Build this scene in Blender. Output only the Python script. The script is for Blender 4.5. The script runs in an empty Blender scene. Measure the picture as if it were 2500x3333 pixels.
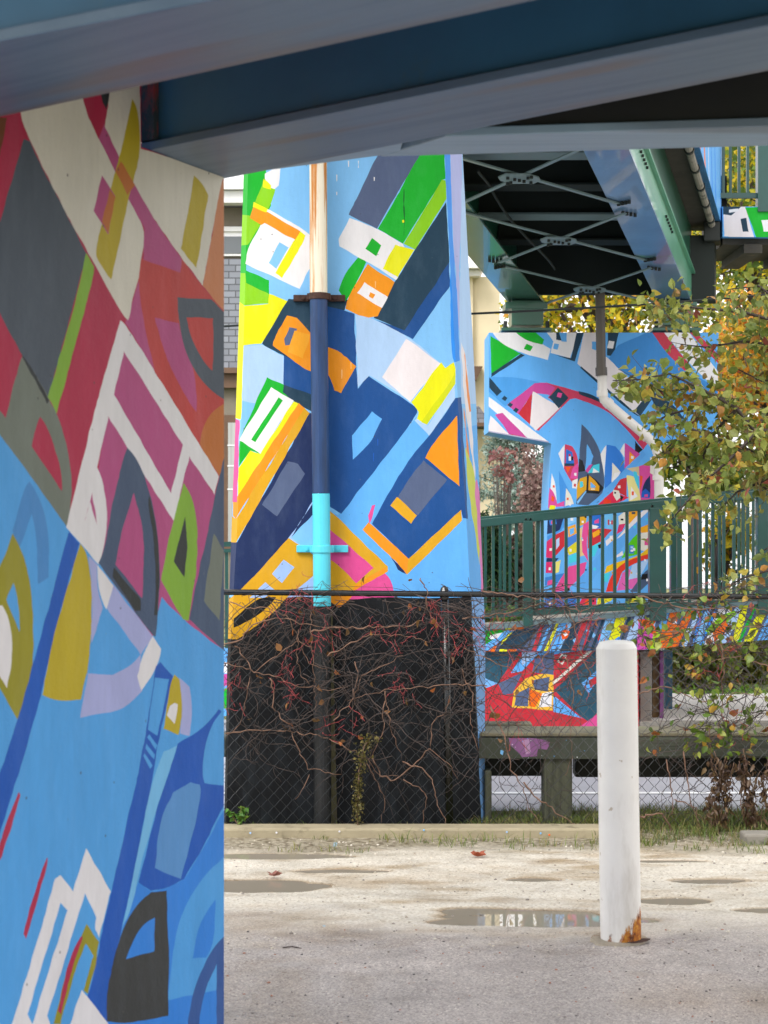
import bpy, math, random
import numpy as np
from mathutils import Vector, Matrix, geometry, noise
R = math.radians
random.seed(7); rng = np.random.default_rng(7)
sc = bpy.context.scene
COL = sc.collection
F = 6000.0; CX = 1250.0; CY = 1666.0; EYE = 1.75
def at(px, py, Y): return Vector(((px-CX)/F*Y, Y, EYE-(py-CY)/F*Y))
def gr(px, py):                                   # ground point
    return at(px, py, EYE*F/(py-CY))
def lin(c, k=1.0):
    o = []
    for v in c:
        v = v/255.0
        o.append(min(.95, (v/12.92 if v <= .04045 else ((v+.055)/1.055)**2.4)*k))
    return tuple(o)+(1.0,)

# ------------------------------------------------------------ materials
def nt(name):
    m = bpy.data.materials.new(name); m.use_nodes = True
    n = m.node_tree.nodes; l = m.node_tree.links
    return m, n, l, n['Principled BSDF']
def tex(n, l, scale, detail=4, stretch=None, kind='ShaderNodeTexNoise', rough=.55):
    tc = n.new('ShaderNodeTexCoord'); t = n.new(kind)
    t.inputs['Scale'].default_value = scale
    if kind == 'ShaderNodeTexNoise':
        t.inputs['Detail'].default_value = detail; t.inputs['Roughness'].default_value = rough
    if stretch:
        mp = n.new('ShaderNodeMapping'); mp.inputs['Scale'].default_value = stretch
        l.new(tc.outputs['Object'], mp.inputs[0]); l.new(mp.outputs[0], t.inputs['Vector'])
    else: l.new(tc.outputs['Object'], t.inputs['Vector'])
    return t
def ramp(n, l, src, stops):
    r = n.new('ShaderNodeValToRGB'); e = r.color_ramp.elements
    while len(e) < len(stops): e.new(.5)
    for i, (p, c) in enumerate(stops):
        e[i].position = p; e[i].color = c if len(c) == 4 else tuple(c)+(1,)
    l.new(src, r.inputs[0]); return r
def mixc(n, l, fac, a, b, mode='MIX'):
    m = n.new('ShaderNodeMix'); m.data_type = 'RGBA'; m.blend_type = mode
    for s, v in ((0, fac), (6, a), (7, b)):
        if hasattr(v, 'links'): l.new(v, m.inputs[s])
        else: m.inputs[s].default_value = v
    return m.outputs[2]
def bump(n, l, src, strength, dist, prev=None):
    b = n.new('ShaderNodeBump'); b.inputs['Strength'].default_value = strength
    b.inputs['Distance'].default_value = dist; l.new(src, b.inputs['Height'])
    if prev: l.new(prev, b.inputs['Normal'])
    return b.outputs[0]
def g(v): return (v, v, v, 1)
def mat(name, col, rough=.6, var=.12, scale=6, bmp=.1, bscale=80, bdist=.004, spec=.5, metal=0, stretch=None, dirt=None, dirt_scale=3, dirt_th=.55, coat=0):
    m, n, l, p = nt(name)
    t = tex(n, l, scale, 6, stretch)
    r = ramp(n, l, t.outputs[0], [(.3, g(1-var)), (.7, g(1+0*var))])
    c = mixc(n, l, 1.0, col, r.outputs[0], 'MULTIPLY')
    if dirt:
        t2 = tex(n, l, dirt_scale, 8, stretch, rough=.7)
        r2 = ramp(n, l, t2.outputs[0], [(dirt_th, g(0)), (min(1, dirt_th+.12), g(1))])
        c = mixc(n, l, r2.outputs[0], c, dirt)
    l.new(c, p.inputs['Base Color'])
    p.inputs['Roughness'].default_value = rough; p.inputs['Metallic'].default_value = metal
    p.inputs['Specular IOR Level'].default_value = spec; p.inputs['Coat Weight'].default_value = coat
    if bmp:
        t3 = tex(n, l, bscale, 3)
        l.new(bump(n, l, t3.outputs[0], bmp, bdist), p.inputs['Normal'])
    return m
def paint_mat(name, rough=.5, brush=.11, bumpy=.35):
    """wall paint: colour comes from the painted patch each face belongs to; brush streaks and concrete texture on top"""
    m, n, l, p = nt(name)
    a = n.new('ShaderNodeAttribute'); a.attribute_name = 'paint'
    t = tex(n, l, 7, 6, (1, 1, .25), rough=.65)
    r = ramp(n, l, t.outputs[0], [(.32, g(1-brush)), (.66, g(1.0))])
    c = mixc(n, l, 1.0, a.outputs['Color'], r.outputs[0], 'MULTIPLY')
    c = mixc(n, l, 1.0, c, g(PK_), 'MULTIPLY')
    t2 = tex(n, l, 60, 4, (1, 1, .22)); r2 = ramp(n, l, t2.outputs[0], [(.3, g(1-brush*.35)), (.6, g(1))])
    c = mixc(n, l, 1.0, c, r2.outputs[0], 'MULTIPLY')
    t4 = tex(n, l, 26, 8, None, rough=.75); r4 = ramp(n, l, t4.outputs[0], [(.67, g(0)), (.72, g(.5))])
    c = mixc(n, l, r4.outputs[0], c, (.25, .24, .22, 1))      # small chips and grime
    t6 = tex(n, l, 11, 5, (1, 1, .35), rough=.7); r6 = ramp(n, l, t6.outputs[0], [(.48, g(0)), (.72, (.014, .018, .022, 1))]); c = mixc(n, l, 1.0, c, r6.outputs[0], 'ADD')   # thin overlapping brush coats
    v7 = tex(n, l, 15, kind='ShaderNodeTexVoronoi'); r7 = ramp(n, l, v7.outputs['Distance'], [(.045, g(.75)), (.075, g(0))]); t8 = tex(n, l, 3, 3); r8 = ramp(n, l, t8.outputs[0], [(.52, g(0)), (.56, g(1))])
    c = mixc(n, l, mixc(n, l, 1.0, r7.outputs[0], r8.outputs[0], 'MULTIPLY'), c, (.06, .06, .065, 1))      # bug holes in the concrete
    l.new(c, p.inputs['Base Color'])
    p.inputs['Roughness'].default_value = rough; p.inputs['Specular IOR Level'].default_value = .22
    t3 = tex(n, l, 130, 4); t5 = tex(n, l, 9, 3)
    b = bump(n, l, t5.outputs[0], bumpy, .012)
    l.new(bump(n, l, t3.outputs[0], bumpy, .003, b), p.inputs['Normal'])
    return m

PK_ = .9
# ------------------------------------------------------------ mesh builder
class MB:
    def __init__(s): s.v = []; s.f = []; s.c = []
    def add(s, vs, fs, c=None):
        b = len(s.v); s.v += [tuple(v) for v in vs]
        s.f += [tuple(b+i for i in f) for f in fs]; s.c += [c]*len(fs); return s
    def hexa(s, p, c=None):                      # 8 points: bottom 4, top 4
        return s.add(p, [(3,2,1,0),(4,5,6,7),(0,1,5,4),(1,2,6,5),(2,3,7,6),(3,0,4,7)], c)
    def box(s, x0, x1, y0, y1, z0, z1, c=None):
        return s.hexa([(x0,y0,z0),(x1,y0,z0),(x1,y1,z0),(x0,y1,z0),(x0,y0,z1),(x1,y0,z1),(x1,y1,z1),(x0,y1,z1)], c)
    def beam(s, a, b, w, h, up=(0,0,1)):         # rectangular bar a->b (centre line)
        a = Vector(a); b = Vector(b); d = (b-a).normalized(); up = Vector(up)
        side = d.cross(up)
        if side.length < 1e-4: side = d.cross(Vector((0,1,0)))
        side.normalize(); u = side.cross(d).normalized(); x = side*w/2; z = u*h/2
        return s.hexa([a-x-z, a+x-z, b+x-z, b-x-z, a-x+z, a+x+z, b+x+z, b-x+z])
    def tube(s, pts, r, n=8, caps=True):
        pts = [Vector(p) for p in pts]; rr = r if isinstance(r, (list, tuple)) else [r]*len(pts)
        b = len(s.v); ref = Vector((.13, .31, .94)).normalized()
        for i, p in enumerate(pts):
            d = (pts[min(i+1, len(pts)-1)]-pts[max(i-1, 0)])
            if d.length < 1e-9: d = Vector((0,0,1))
            d.normalize()
            rf = ref if abs(d.dot(ref)) < .95 else Vector((1,0,0))
            x = d.cross(rf).normalized(); y = d.cross(x)
            for k in range(n):
                a = 2*math.pi*k/n; s.v.append(tuple(p+(x*math.cos(a)+y*math.sin(a))*rr[i]))
        for i in range(len(pts)-1):
            for k in range(n):
                s.f.append((b+i*n+k, b+i*n+(k+1)%n, b+(i+1)*n+(k+1)%n, b+(i+1)*n+k)); s.c.append(None)
        if caps:
            s.f.append(tuple(b+k for k in range(n))[::-1]); s.f.append(tuple(b+(len(pts)-1)*n+k for k in range(n))); s.c += [None, None]
        return s
    def lathe(s, prof, n=32, centre=(0,0)):
        b = len(s.v)
        for r, z in prof:
            for k in range(n):
                a = 2*math.pi*k/n; s.v.append((centre[0]+r*math.cos(a), centre[1]+r*math.sin(a), z))
        for i in range(len(prof)-1):
            for k in range(n):
                s.f.append((b+i*n+k, b+i*n+(k+1)%n, b+(i+1)*n+(k+1)%n, b+(i+1)*n+k)); s.c.append(None)
        s.f.append(tuple(b+(len(prof)-1)*n+k for k in range(n))); s.c.append(None)
        return s
    def mesh(s, name, smooth=False):
        m = bpy.data.meshes.new(name); m.from_pydata(s.v, [], s.f); m.validate(); m.update()
        if smooth:
            for p in m.polygons: p.use_smooth = True
        return m
def paint_attr(me, cols, default):
    a = me.color_attributes.new('paint', 'FLOAT_COLOR', 'CORNER')
    arr = np.zeros((len(me.loops), 4), dtype=np.float32)
    for p, c in zip(me.polygons, cols):
        c = c or default
        arr[p.loop_start:p.loop_start+p.loop_total] = c
    a.data.foreach_set('color', arr.ravel())
def bevel(o, w=.006, seg=2):
    md = o.modifiers.new('Bevel', 'BEVEL'); md.width = w; md.segments = seg; md.limit_method = 'ANGLE'; md.angle_limit = R(40)
    return o
def link(o, parent=None):
    COL.objects.link(o)
    if parent is not None:
        o.parent = parent
        if parent.type == 'EMPTY': o.matrix_parent_inverse = Matrix.Translation(-Vector(parent.location))
    return o
def obj(name, mb, m, parent=None, smooth=False, bev=0):
    me = mb.mesh(name, smooth) if isinstance(mb, MB) else mb
    me.materials.append(m); o = bpy.data.objects.new(name, me); link(o, parent)
    if bev: bevel(o, bev)
    return o
def thing(name, label, cat, loc=(0,0,0), group=None):
    o = bpy.data.objects.new(name, None); COL.objects.link(o); o.location = loc; o.empty_display_size = .2
    return tag(o, label, cat, group)
def tag(o, label, cat, group=None):
    o['label'] = label; o['category'] = cat
    if group: o['group'] = group
    return o
def kind(o, k, label=None, cat=None):
    o['kind'] = k
    if label: o['label'] = label
    if cat: o['category'] = cat
    return o

# ------------------------------------------------------------ murals: painted patches cut into one wall mesh
def soften(poly):
    """round the gentle bends of a painted outline, keep its real corners"""
    for it in range(2):
        o = []; n = len(poly)
        for i in range(n):
            p, q, r = poly[i-1], poly[i], poly[(i+1) % n]
            a1 = math.atan2(q[1]-p[1], q[0]-p[0]); a2 = math.atan2(r[1]-q[1], r[0]-q[0]); d = abs((a2-a1+math.pi) % (2*math.pi)-math.pi)
            if .10 < d < .5:
                o += [(q[0]+(p[0]-q[0])*.25, q[1]+(p[1]-q[1])*.25), (q[0]+(r[0]-q[0])*.25, q[1]+(r[1]-q[1])*.25)]
            else: o.append(q)
        poly = o
    return poly
def wob(poly, step, amp):
    poly = soften(poly); out = []; n = len(poly)
    for i in range(n):
        a = poly[i]; b = poly[(i+1) % n]; d = math.hypot(b[0]-a[0], b[1]-a[1]); k = max(1, int(d/step))
        nx, ny = (-(b[1]-a[1])/(d+1e-9), (b[0]-a[0])/(d+1e-9))
        for j in range(k):
            t = j/k; x = a[0]+(b[0]-a[0])*t; y = a[1]+(b[1]-a[1])*t
            w = amp*noise.noise(Vector((x*.021, y*.021, 3.1)))*2 if j else 0
            out.append((x+nx*w, y+ny*w))
    return out
def inpoly(P, poly):
    x, y = P[:, 0], P[:, 1]; r = np.zeros(len(P), bool); n = len(poly)
    for i in range(n):
        x1, y1 = poly[i]; x2, y2 = poly[(i+1) % n]
        if y1 == y2: continue
        c = ((y1 > y) != (y2 > y)) & (x < (x2-x1)*(y-y1)/(y2-y1)+x1)
        r ^= c
    return r
def mural(outline, shapes, project, back, base, creases=(), step=14, amp=1.6):
    """returns MB: a wall whose front carries the painted shapes; back = vector to the rear face"""
    polys = [(wob(p, step, amp), c) for p, c in shapes]
    vs = []; es = []
    def addloop(p, closed=True):
        b = len(vs); vs.extend([Vector((x/1000, y/1000)) for x, y in p])
        for i in range(len(p)-(0 if closed else 1)): es.append((b+i, b+(i+1) % len(p)))
    addloop(outline)
    for p, c in polys: addloop(p)
    for p in creases: addloop(p, False)
    ov, oe, of, *_ = geometry.delaunay_2d_cdt(vs, es, [], 0, 1e-6)
    P = np.array([(v.x*1000, v.y*1000) for v in ov]); T = np.array([tuple(f) for f in of if len(f) == 3])
    C = P[T].mean(axis=1)
    A = np.abs(np.cross(P[T[:, 1]]-P[T[:, 0]], P[T[:, 2]]-P[T[:, 0]]))
    ok = inpoly(C, outline) & (A > 1e-3)
    T = T[ok]; C = C[ok]
    idx = np.full(len(T), -1)
    for i, (p, c) in enumerate(polys): idx[inpoly(C, p)] = i
    used = np.unique(T); mp = -np.ones(len(P), int); mp[used] = np.arange(len(used))
    mb = MB()
    mb.v = [tuple(project(*P[i])) for i in used]
    mb.f = [tuple(mp[t][::-1]) for t in T]
    mb.c = [base if i < 0 else polys[i][1] for i in idx]
    o = [project(*p) for p in outline]; n = len(o); q = [Vector(p)+Vector(back) for p in o]
    mb.add(o+q, [(i, (i+1) % n, n+(i+1) % n, n+i) for i in range(n)], base)
    mb.add(q, [tuple(range(n))], base)
    return mb
def wall_obj(name, mb, m, default, parent=None):
    me = bpy.data.meshes.new(name); me.from_pydata(mb.v, [], mb.f); me.update()
    paint_attr(me, mb.c, default); me.materials.append(m)
    return link(bpy.data.objects.new(name, me), parent)
def tr(ox, oy, s):
    return lambda *a: [(ox+a[i]/s, oy+a[i+1]/s) for i in range(0, len(a), 2)]

# palette
BL=lin((86,170,240)); BD=lin((30,94,194)); BM=lin((56,140,234)); PALE=lin((176,208,246)); SKY=lin((132,196,250)); SKY2=lin((100,178,248))
CR=lin((186,48,82)); MG=lin((190,84,140)); PK=lin((228,80,152)); RED=lin((200,70,66)); RD=lin((200,46,58)); WH=lin((238,236,240)); CRM=lin((230,226,214))
GY=lin((84,94,108)); GG=lin((122,130,120)); DK=lin((52,56,58)); GN=lin((20,178,44)); LM=lin((140,208,24)); LG=lin((140,186,60)); YE=lin((236,234,16))
YO=lin((196,176,40)); OL=lin((158,152,40)); OR=lin((240,150,24)); OB=lin((202,118,52)); GD=lin((222,166,30)); SL=lin((86,100,134)); DS=lin((30,62,84))
NV=lin((28,46,92)); NB=lin((24,78,146)); LV=lin((176,182,232)); BK=lin((18,20,24)); CY_=lin((70,206,230)); PE=lin((214,140,96)); BLU=lin((50,146,244)); BR=lin((120,70,40))
ST=lin((74,92,122)); WT=lin((236,228,232)); TEAL=lin((40,84,104))
EXPO = 0.86
# ------------------------------------------------------------ camera, world, sun
cam = bpy.data.cameras.new('camera'); co = bpy.data.objects.new('camera', cam); COL.objects.link(co)
co.location = (0, 0, EYE); co.rotation_euler = (R(90), 0, 0)
cam.sensor_fit = 'HORIZONTAL'; cam.sensor_width = 36; cam.lens = 36*F/2500; cam.clip_end = 3000; cam.clip_start = .05
cam.dof.use_dof = True; cam.dof.focus_distance = 11.5; cam.dof.aperture_fstop = 9
sc.camera = co
w = bpy.data.worlds.new('World'); sc.world = w; w.use_nodes = True
n = w.node_tree.nodes; l = w.node_tree.links; bg = n['Background']
sky = n.new('ShaderNodeTexSky'); sky.sky_type = 'NISHITA'; sky.sun_disc = False
SUN_EL, SUN_ROT = R(48), R(215)
sky.sun_elevation = SUN_EL; sky.sun_rotation = SUN_ROT; sky.dust_density = 6; sky.air_density = 1.0
hs = n.new('ShaderNodeHueSaturation'); hs.inputs['Saturation'].default_value = .22; hs.inputs['Value'].default_value = 1.0
l.new(sky.outputs[0], hs.inputs['Color'])
cl = n.new('ShaderNodeMix'); cl.data_type = 'RGBA'; cl.inputs[0].default_value = .72; cl.inputs[7].default_value = (7.9, 7.85, 7.8, 1)   # closed cloud layer
l.new(hs.outputs[0], cl.inputs[6]); l.new(cl.outputs[2], bg.inputs[0]); bg.inputs[1].default_value = .15
sun = bpy.data.lights.new('sun', 'SUN'); sun.energy = 1.3; sun.angle = R(25); sun.color = (1, .97, .93)
so = bpy.data.objects.new('sun', sun); COL.objects.link(so)
dirv = Vector((math.sin(SUN_ROT)*math.cos(SUN_EL), math.cos(SUN_ROT)*math.cos(SUN_EL), math.sin(SUN_EL)))
so.rotation_euler = dirv.to_track_quat('Z', 'Y').to_euler(); so.location = (0, -5, 12)
sc.view_settings.view_transform = 'Standard'; sc.view_settings.look = 'None'; sc.view_settings.gamma = 1; sc.view_settings.exposure = EXPO

PAINT = paint_mat('mural_paint', .6); PAINT_FAR = paint_mat('mural_paint_weathered', .55, .1, .2)

# ------------------------------------------------------------ near pier (left)
Q0 = Vector((-.522, 6.0)); U = Vector((.367, .930)).normalized(); NRM = Vector((-U.y, U.x))
def p1(px, py):
    k = (px-CX)/F                    # X = k*Y ; point on line Q0 + t U
    t = (k*Q0.y-Q0.x)/(U.x-k*U.y); Y = Q0.y+t*U.y
    return at(px, py, Y)
a = tr(0, 300, 2.183); b = tr(0, 1200, 2.183); c = tr(0, 2200, 1.953)
S1 = [
 (a(-1400,-2600, 1700,-2600)+b(1700,2040, 1600,2010, 1310,1790, 1150,1620, 1085,1900, 700,1370, 480,1130, 230,780, 0,470, -1100,-900), CR),
 (a(-300,500, -300,100, 0,180, 50,180, 0,450), BR),
 (a(170,330, 215,350, 300,540, 420,760, 612,1140, 590,1250, 340,2190, 240,2000, 160,1870, 75,1720, 0,1570, -400,900, 0,920), GY),
 (a(160,1870, 240,1980, 345,2170)+b(400,310, 450,450, 490,620, 515,850, 500,980, 475,1125, 230,780, 0,470, -500,-200, 0,290, 40,350, 130,-20), GG),
 (a(150,1860, 230,1960, 350,2190, 335,2215, 300,2140, 220,2000), DK),
 (b(285,340, 330,400, 400,590, 440,760, 440,870, 340,720, 225,550, 250,430), CR),
 (a(612,1140, 668,1240, 665,1310, 480,1990, 402,2285, 340,2165, 520,1550), LG),
 (b(770,335, 1345,620, 1525,895, 1560,760, 1600,600, 1700,600, 1700,2060, 1600,2010, 1310,1790, 1150,1620, 1085,1900, 700,1380, 690,690), MG),
 (a(990,1180, 1290,1180, 1420,1360, 1600,1560, 1700,1700, 1700,2800, 1560,2730, 1210,2183, 890,1620, 910,1620, 990,1280), RED),
 (a(985,1340, 1000,1500, 1040,1720, 1100,1980, 890,1640), MG),
 (a(1100,1600, 1270,1640, 1310,1800, 1390,2000, 1395,2270, 1330,2180, 1220,1970, 1150,1790), MG),
 (b(1700,200, 1600,240, 1500,310, 1440,420, 1420,530, 1450,600, 1560,760, 1700,500), OB),
 (a(1260,1455, 1500,1470, 1600,1570, 1700,1640, 1700,2230, 1600,2190, 1500,2120, 1400,2010, 1310,1830, 1270,1620), GY),
 (a(1325,1600, 1515,1605, 1510,1980, 1460,1930, 1400,1830, 1350,1720), RED),
 (a(100,-500, 560,-500, 575,65, 740,400, 920,770, 1020,950, 1025,1060, 990,1280, 910,1620, 870,1580, 650,1180, 480,880, 280,480, 185,280, 140,150), CRM),
 (a(740,-500, 985,-500, 1000,400, 1595,590, 1570,650, 1500,1050, 1440,1375, 1250,1120, 1040,820, 850,470, 745,250, 750,200, 785,15), CRM),
 (a(1200,420, 1700,560, 1700,640, 1590,620, 1180,480), CRM),
 (a(1590,620, 1700,640, 1700,1700, 1600,1565, 1440,1375, 1500,1050, 1570,650), PE),
 (a(560,-500, 700,-500, 710,35, 750,120, 740,235, 850,470, 1020,770, 1160,1000, 1290,1180, 1280,1280, 1020,1190, 1025,960, 920,770, 740,400, 575,65), MG),
 (a(560,-500, 700,-500, 710,35, 750,120, 740,235, 700,330, 575,65), CR),
 (a(700,-500, 760,-500, 785,20, 755,120, 710,35), DK),
 (a(940,45, 985,130, 1000,440, 940,660, 900,820, 790,1330, 690,1190, 680,1130, 700,1020, 820,560, 860,420), YO),
 (a(860,490, 960,660, 905,730, 820,560), OB),
 (a(725,590, 820,740, 770,1010, 665,840), MG), (a(780,690, 820,745, 770,1000, 725,920), OB),
 (a(1380,590, 1440,650, 1480,730, 1395,1250, 1285,1110, 1330,880), YO),
 (b(855,-345, 890,-320, 1090,0, 1555,765, 1525,895, 1345,620, 1235,1080, 905,560, 770,335, 690,700, 730,790, 755,960, 765,1080, 735,1290, 700,1390, 470,1125, 510,960, 690,230), WH),
 (b(880,-125, 1300,540, 1215,885, 810,185), MG),
 (b(655,880, 690,1110, 640,940, 600,1090), MG),
 (b(905,560, 960,620, 1020,740, 1080,940, 1120,1150, 1140,1480, 1125,1720, 1105,1905, 1080,1890, 700,1380, 740,1290, 790,1000, 870,650), ST),
 (b(1060,900, 1100,1060, 1125,1250, 1135,1500, 1118,1750, 1095,1750, 1108,1450, 1090,1180, 1050,960), DK),
 (b(950,880, 1010,1090, 1025,1300, 1010,1630, 820,1390, 870,1140), MG),
 (b(810,1410, 1000,1640, 1000,1720, 960,1720, 800,1480), DK),
 (b(1305,810, 1370,920, 1405,1120, 1400,1400, 1340,1790, 1300,1780, 1145,1500, 1200,1200), LG),
 (b(1315,1050, 1335,1250, 1310,1480, 1235,1370), DK),
 (b(1700,300, 1600,600, 1560,760, 1480,1150, 1420,1400, 1345,1780, 1600,2010, 1700,2080), ST),
 (b(1520,1170, 1590,1290, 1560,1790, 1450,1650, 1470,1480), GG),
 (b(250,860, 320,1020, 350,1250, 345,1480, 270,1530, 262,1200, 225,1030, 130,1290, 90,1150, 170,850, 210,800), lin((78,146,214))),
 (b(90,1170, 140,1260, 200,1430, 235,1700, 240,1950, 225,2183)+c(190,0, 170,140, 110,275, 0,80, -300,-400)+b(-60,1500, 0,1410), OL),
 (b(95,1520, 130,1640, 140,1870, 45,1640), BL),
 (b(15,1680, 60,1760, 90,1930, 80,2120, 50,2270, 0,2180, -200,2000, -100,1700), WH),
 (b(490,1155, 565,1240, 400,1830, 320,2183)+c(285,0, 260,130, 140,550, 0,990, -300,1700, -300,1300, 0,630, 110,280, 190,0), BD),
 (b(570,1240, 620,1310, 655,1560, 650,1830, 625,2150)+c(545,0, 515,150, 400,160, 320,145, 270,120, 290,0)+b(400,1830), YO),
 (b(800,1530, 1085,1900, 1000,2035, 870,1850, 760,1700), LV),
 (b(630,1330, 690,1390, 690,1560, 730,1700, 690,1830, 650,1950, 655,1560), LV),
 (b(625,2165, 800,2175, 930,2110, 1000,2030, 1010,2290, 900,2400, 800,2440, 700,2450, 570,2480), LV),
 (b(690,1390, 805,1540, 755,1710, 700,1580), WH),
 (b(1085,1900, 1145,1990, 1135,2060, 1080,2180, 1005,2285, 975,2183, 1010,2040), WH),
 (c(1430,830, 1560,700, 1560,2900, 600,2900, 680,2212, 740,1700, 880,1310, 960,1370, 1060,1350, 1170,1290, 1300,1080), BM),
 (c(1430,1150, 1310,1250, 1180,1450, 1110,1650, 1070,2060, 1230,2040, 1400,2000, 1560,1970, 1560,1000), BL),
 (c(1370,1420, 1360,1700, 1310,1790, 1225,1795, 1260,1580), BM),
 (c(1070,2060, 1430,1985, 1560,1960, 1560,2900, 1060,2900), BM),
 (c(1430,1650, 1360,1720, 1290,1850, 1230,2000, 1190,2212, 1150,2900, 1220,2900, 1260,2212, 1300,2000, 1378,1830, 1372,2900, 1560,2900, 1560,1500), lin((58,96,164))),
 (c(1020,-90, 1100,0, 1060,180, 1000,450, 960,700, 900,1000, 840,1350, 770,1600, 690,2150, 560,2900, 300,2900, 560,2020, 620,1800, 640,1650, 700,1400, 770,1100, 870,650, 920,400, 960,150, 990,-60), BD),
 (c(985,10, 1075,20, 1040,200, 1000,380, 940,340, 960,180), BL),
 (c(950,370, 1000,440, 990,470, 935,390), BL), (c(930,430, 985,500, 980,530, 925,460), BL), (c(918,490, 970,570, 955,590, 912,510), BL),
 (c(1040,480, 1130,440, 1000,830, 900,1180, 830,1500, 780,1590, 850,1250, 900,1000, 960,700), lin((124,196,244))),
 (c(1110,-10, 1140,20, 1160,140, 1155,260, 1135,375, 1040,335, 1065,170, 1085,40), YO),
 (c(1140,10, 1205,70, 1225,220, 1205,380, 1145,365, 1162,200), LV),
 (c(1110,170, 1130,180, 1128,215, 1110,305, 1060,250, 1080,190), WH),
 (c(1390,210, 1410,225, 1350,300, 1300,450, 1285,620, 1300,680, 1430,700, 1560,690, 1560,640, 1430,800, 1300,1080, 1170,1290, 1060,1350, 960,1365, 880,1310, 930,1120, 1000,830, 1080,600, 1130,430, 1250,360, 1330,290), BD),
 (c(1210,675, 1270,690, 1280,740, 1240,950, 1150,1290, 985,1220, 1000,1050, 1030,880, 1100,740), lin((94,154,216))),
 (c(1060,1365, 1075,1800, 1070,2160, 800,2212, 680,2195, 675,2050, 720,1800, 790,1580, 880,1440, 960,1375), lin((64,66,66))),
 (c(985,1535, 980,1750, 800,1800, 860,1650, 920,1570), BM),
 (c(350,1290, 385,1265, 465,1370, 548,1095, 705,1370, 630,1665, 605,1610, 612,1535, 540,1380, 300,2160, 320,2212, 200,2900, -100,2900, 75,2212, 180,1880, 290,1510), WH),
 (c(385,1440, 430,1490, 270,2000, 205,2212, 175,2150), BL),
 (c(550,1575, 630,1690, 600,1870, 560,2020, 530,2000, 595,1780, 545,1700, 470,1900, 385,2212, 340,2212, 430,1850, 510,1680), OL),
 (c(515,1655, 528,1660, 445,1900, 390,2150, 368,2130, 430,1850, 470,1730), CR),
 (c(520,1995, 690,2212, 800,2900, 300,2900, 440,2212), WH),
 (c(120,735, 130,760, 60,1000, 0,1170, -20,1150, 0,1050, 70,860), CR), (c(300,1150, 305,1190, 240,1420, 165,1670, 150,1640, 190,1470, 240,1310), CR),
]
out1 = [(729,577), (460,478), (455,-250), (-500,-830), (-500,4160), (729,3416)]
bk = Vector((NRM.x, NRM.y, 0))*.75
pier1 = wall_obj('bridge_pier', mural(out1, S1, p1, bk, BL), PAINT, BL)
tag(pier1, 'large shaded concrete pier in the left foreground painted with blue, crimson and cream shapes', 'pier')

# ------------------------------------------------------------ middle pier
a = tr(720, 500, 1.8433); b = tr(720, 1200, 1.8433); c = tr(720, 1850, 1.8433)
LC = [(818,-80), (807,576), (788,1308), (771,1742), (752,2067), (735,2720)]     # left crease
RC = [(1420,-80), (1447,511), (1490,1300), (1521,1742), (1538,2067), (1566,2720)]
LO = [(803,-80), (793,573), (769,1308), (752,1770), (740,2150), (729,2720)]
RO = [(1492,-80), (1506,508), (1550,1308), (1566,1742), (1580,2067), (1577,2720)]
def ix(line, y):
    for (x0, y0), (x1, y1) in zip(line, line[1:]):
        if y <= y1: break
    return x0+(x1-x0)*(y-y0)/(y1-y0)
YP2 = 10.3
def p2(px, py):
    l_, r_ = ix(LC, py), ix(RC, py); Y = YP2
    if px < l_: Y += (l_-px)*.006
    if px > r_: Y += (px-r_)*.0055
    return at(px, py, Y)
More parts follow.
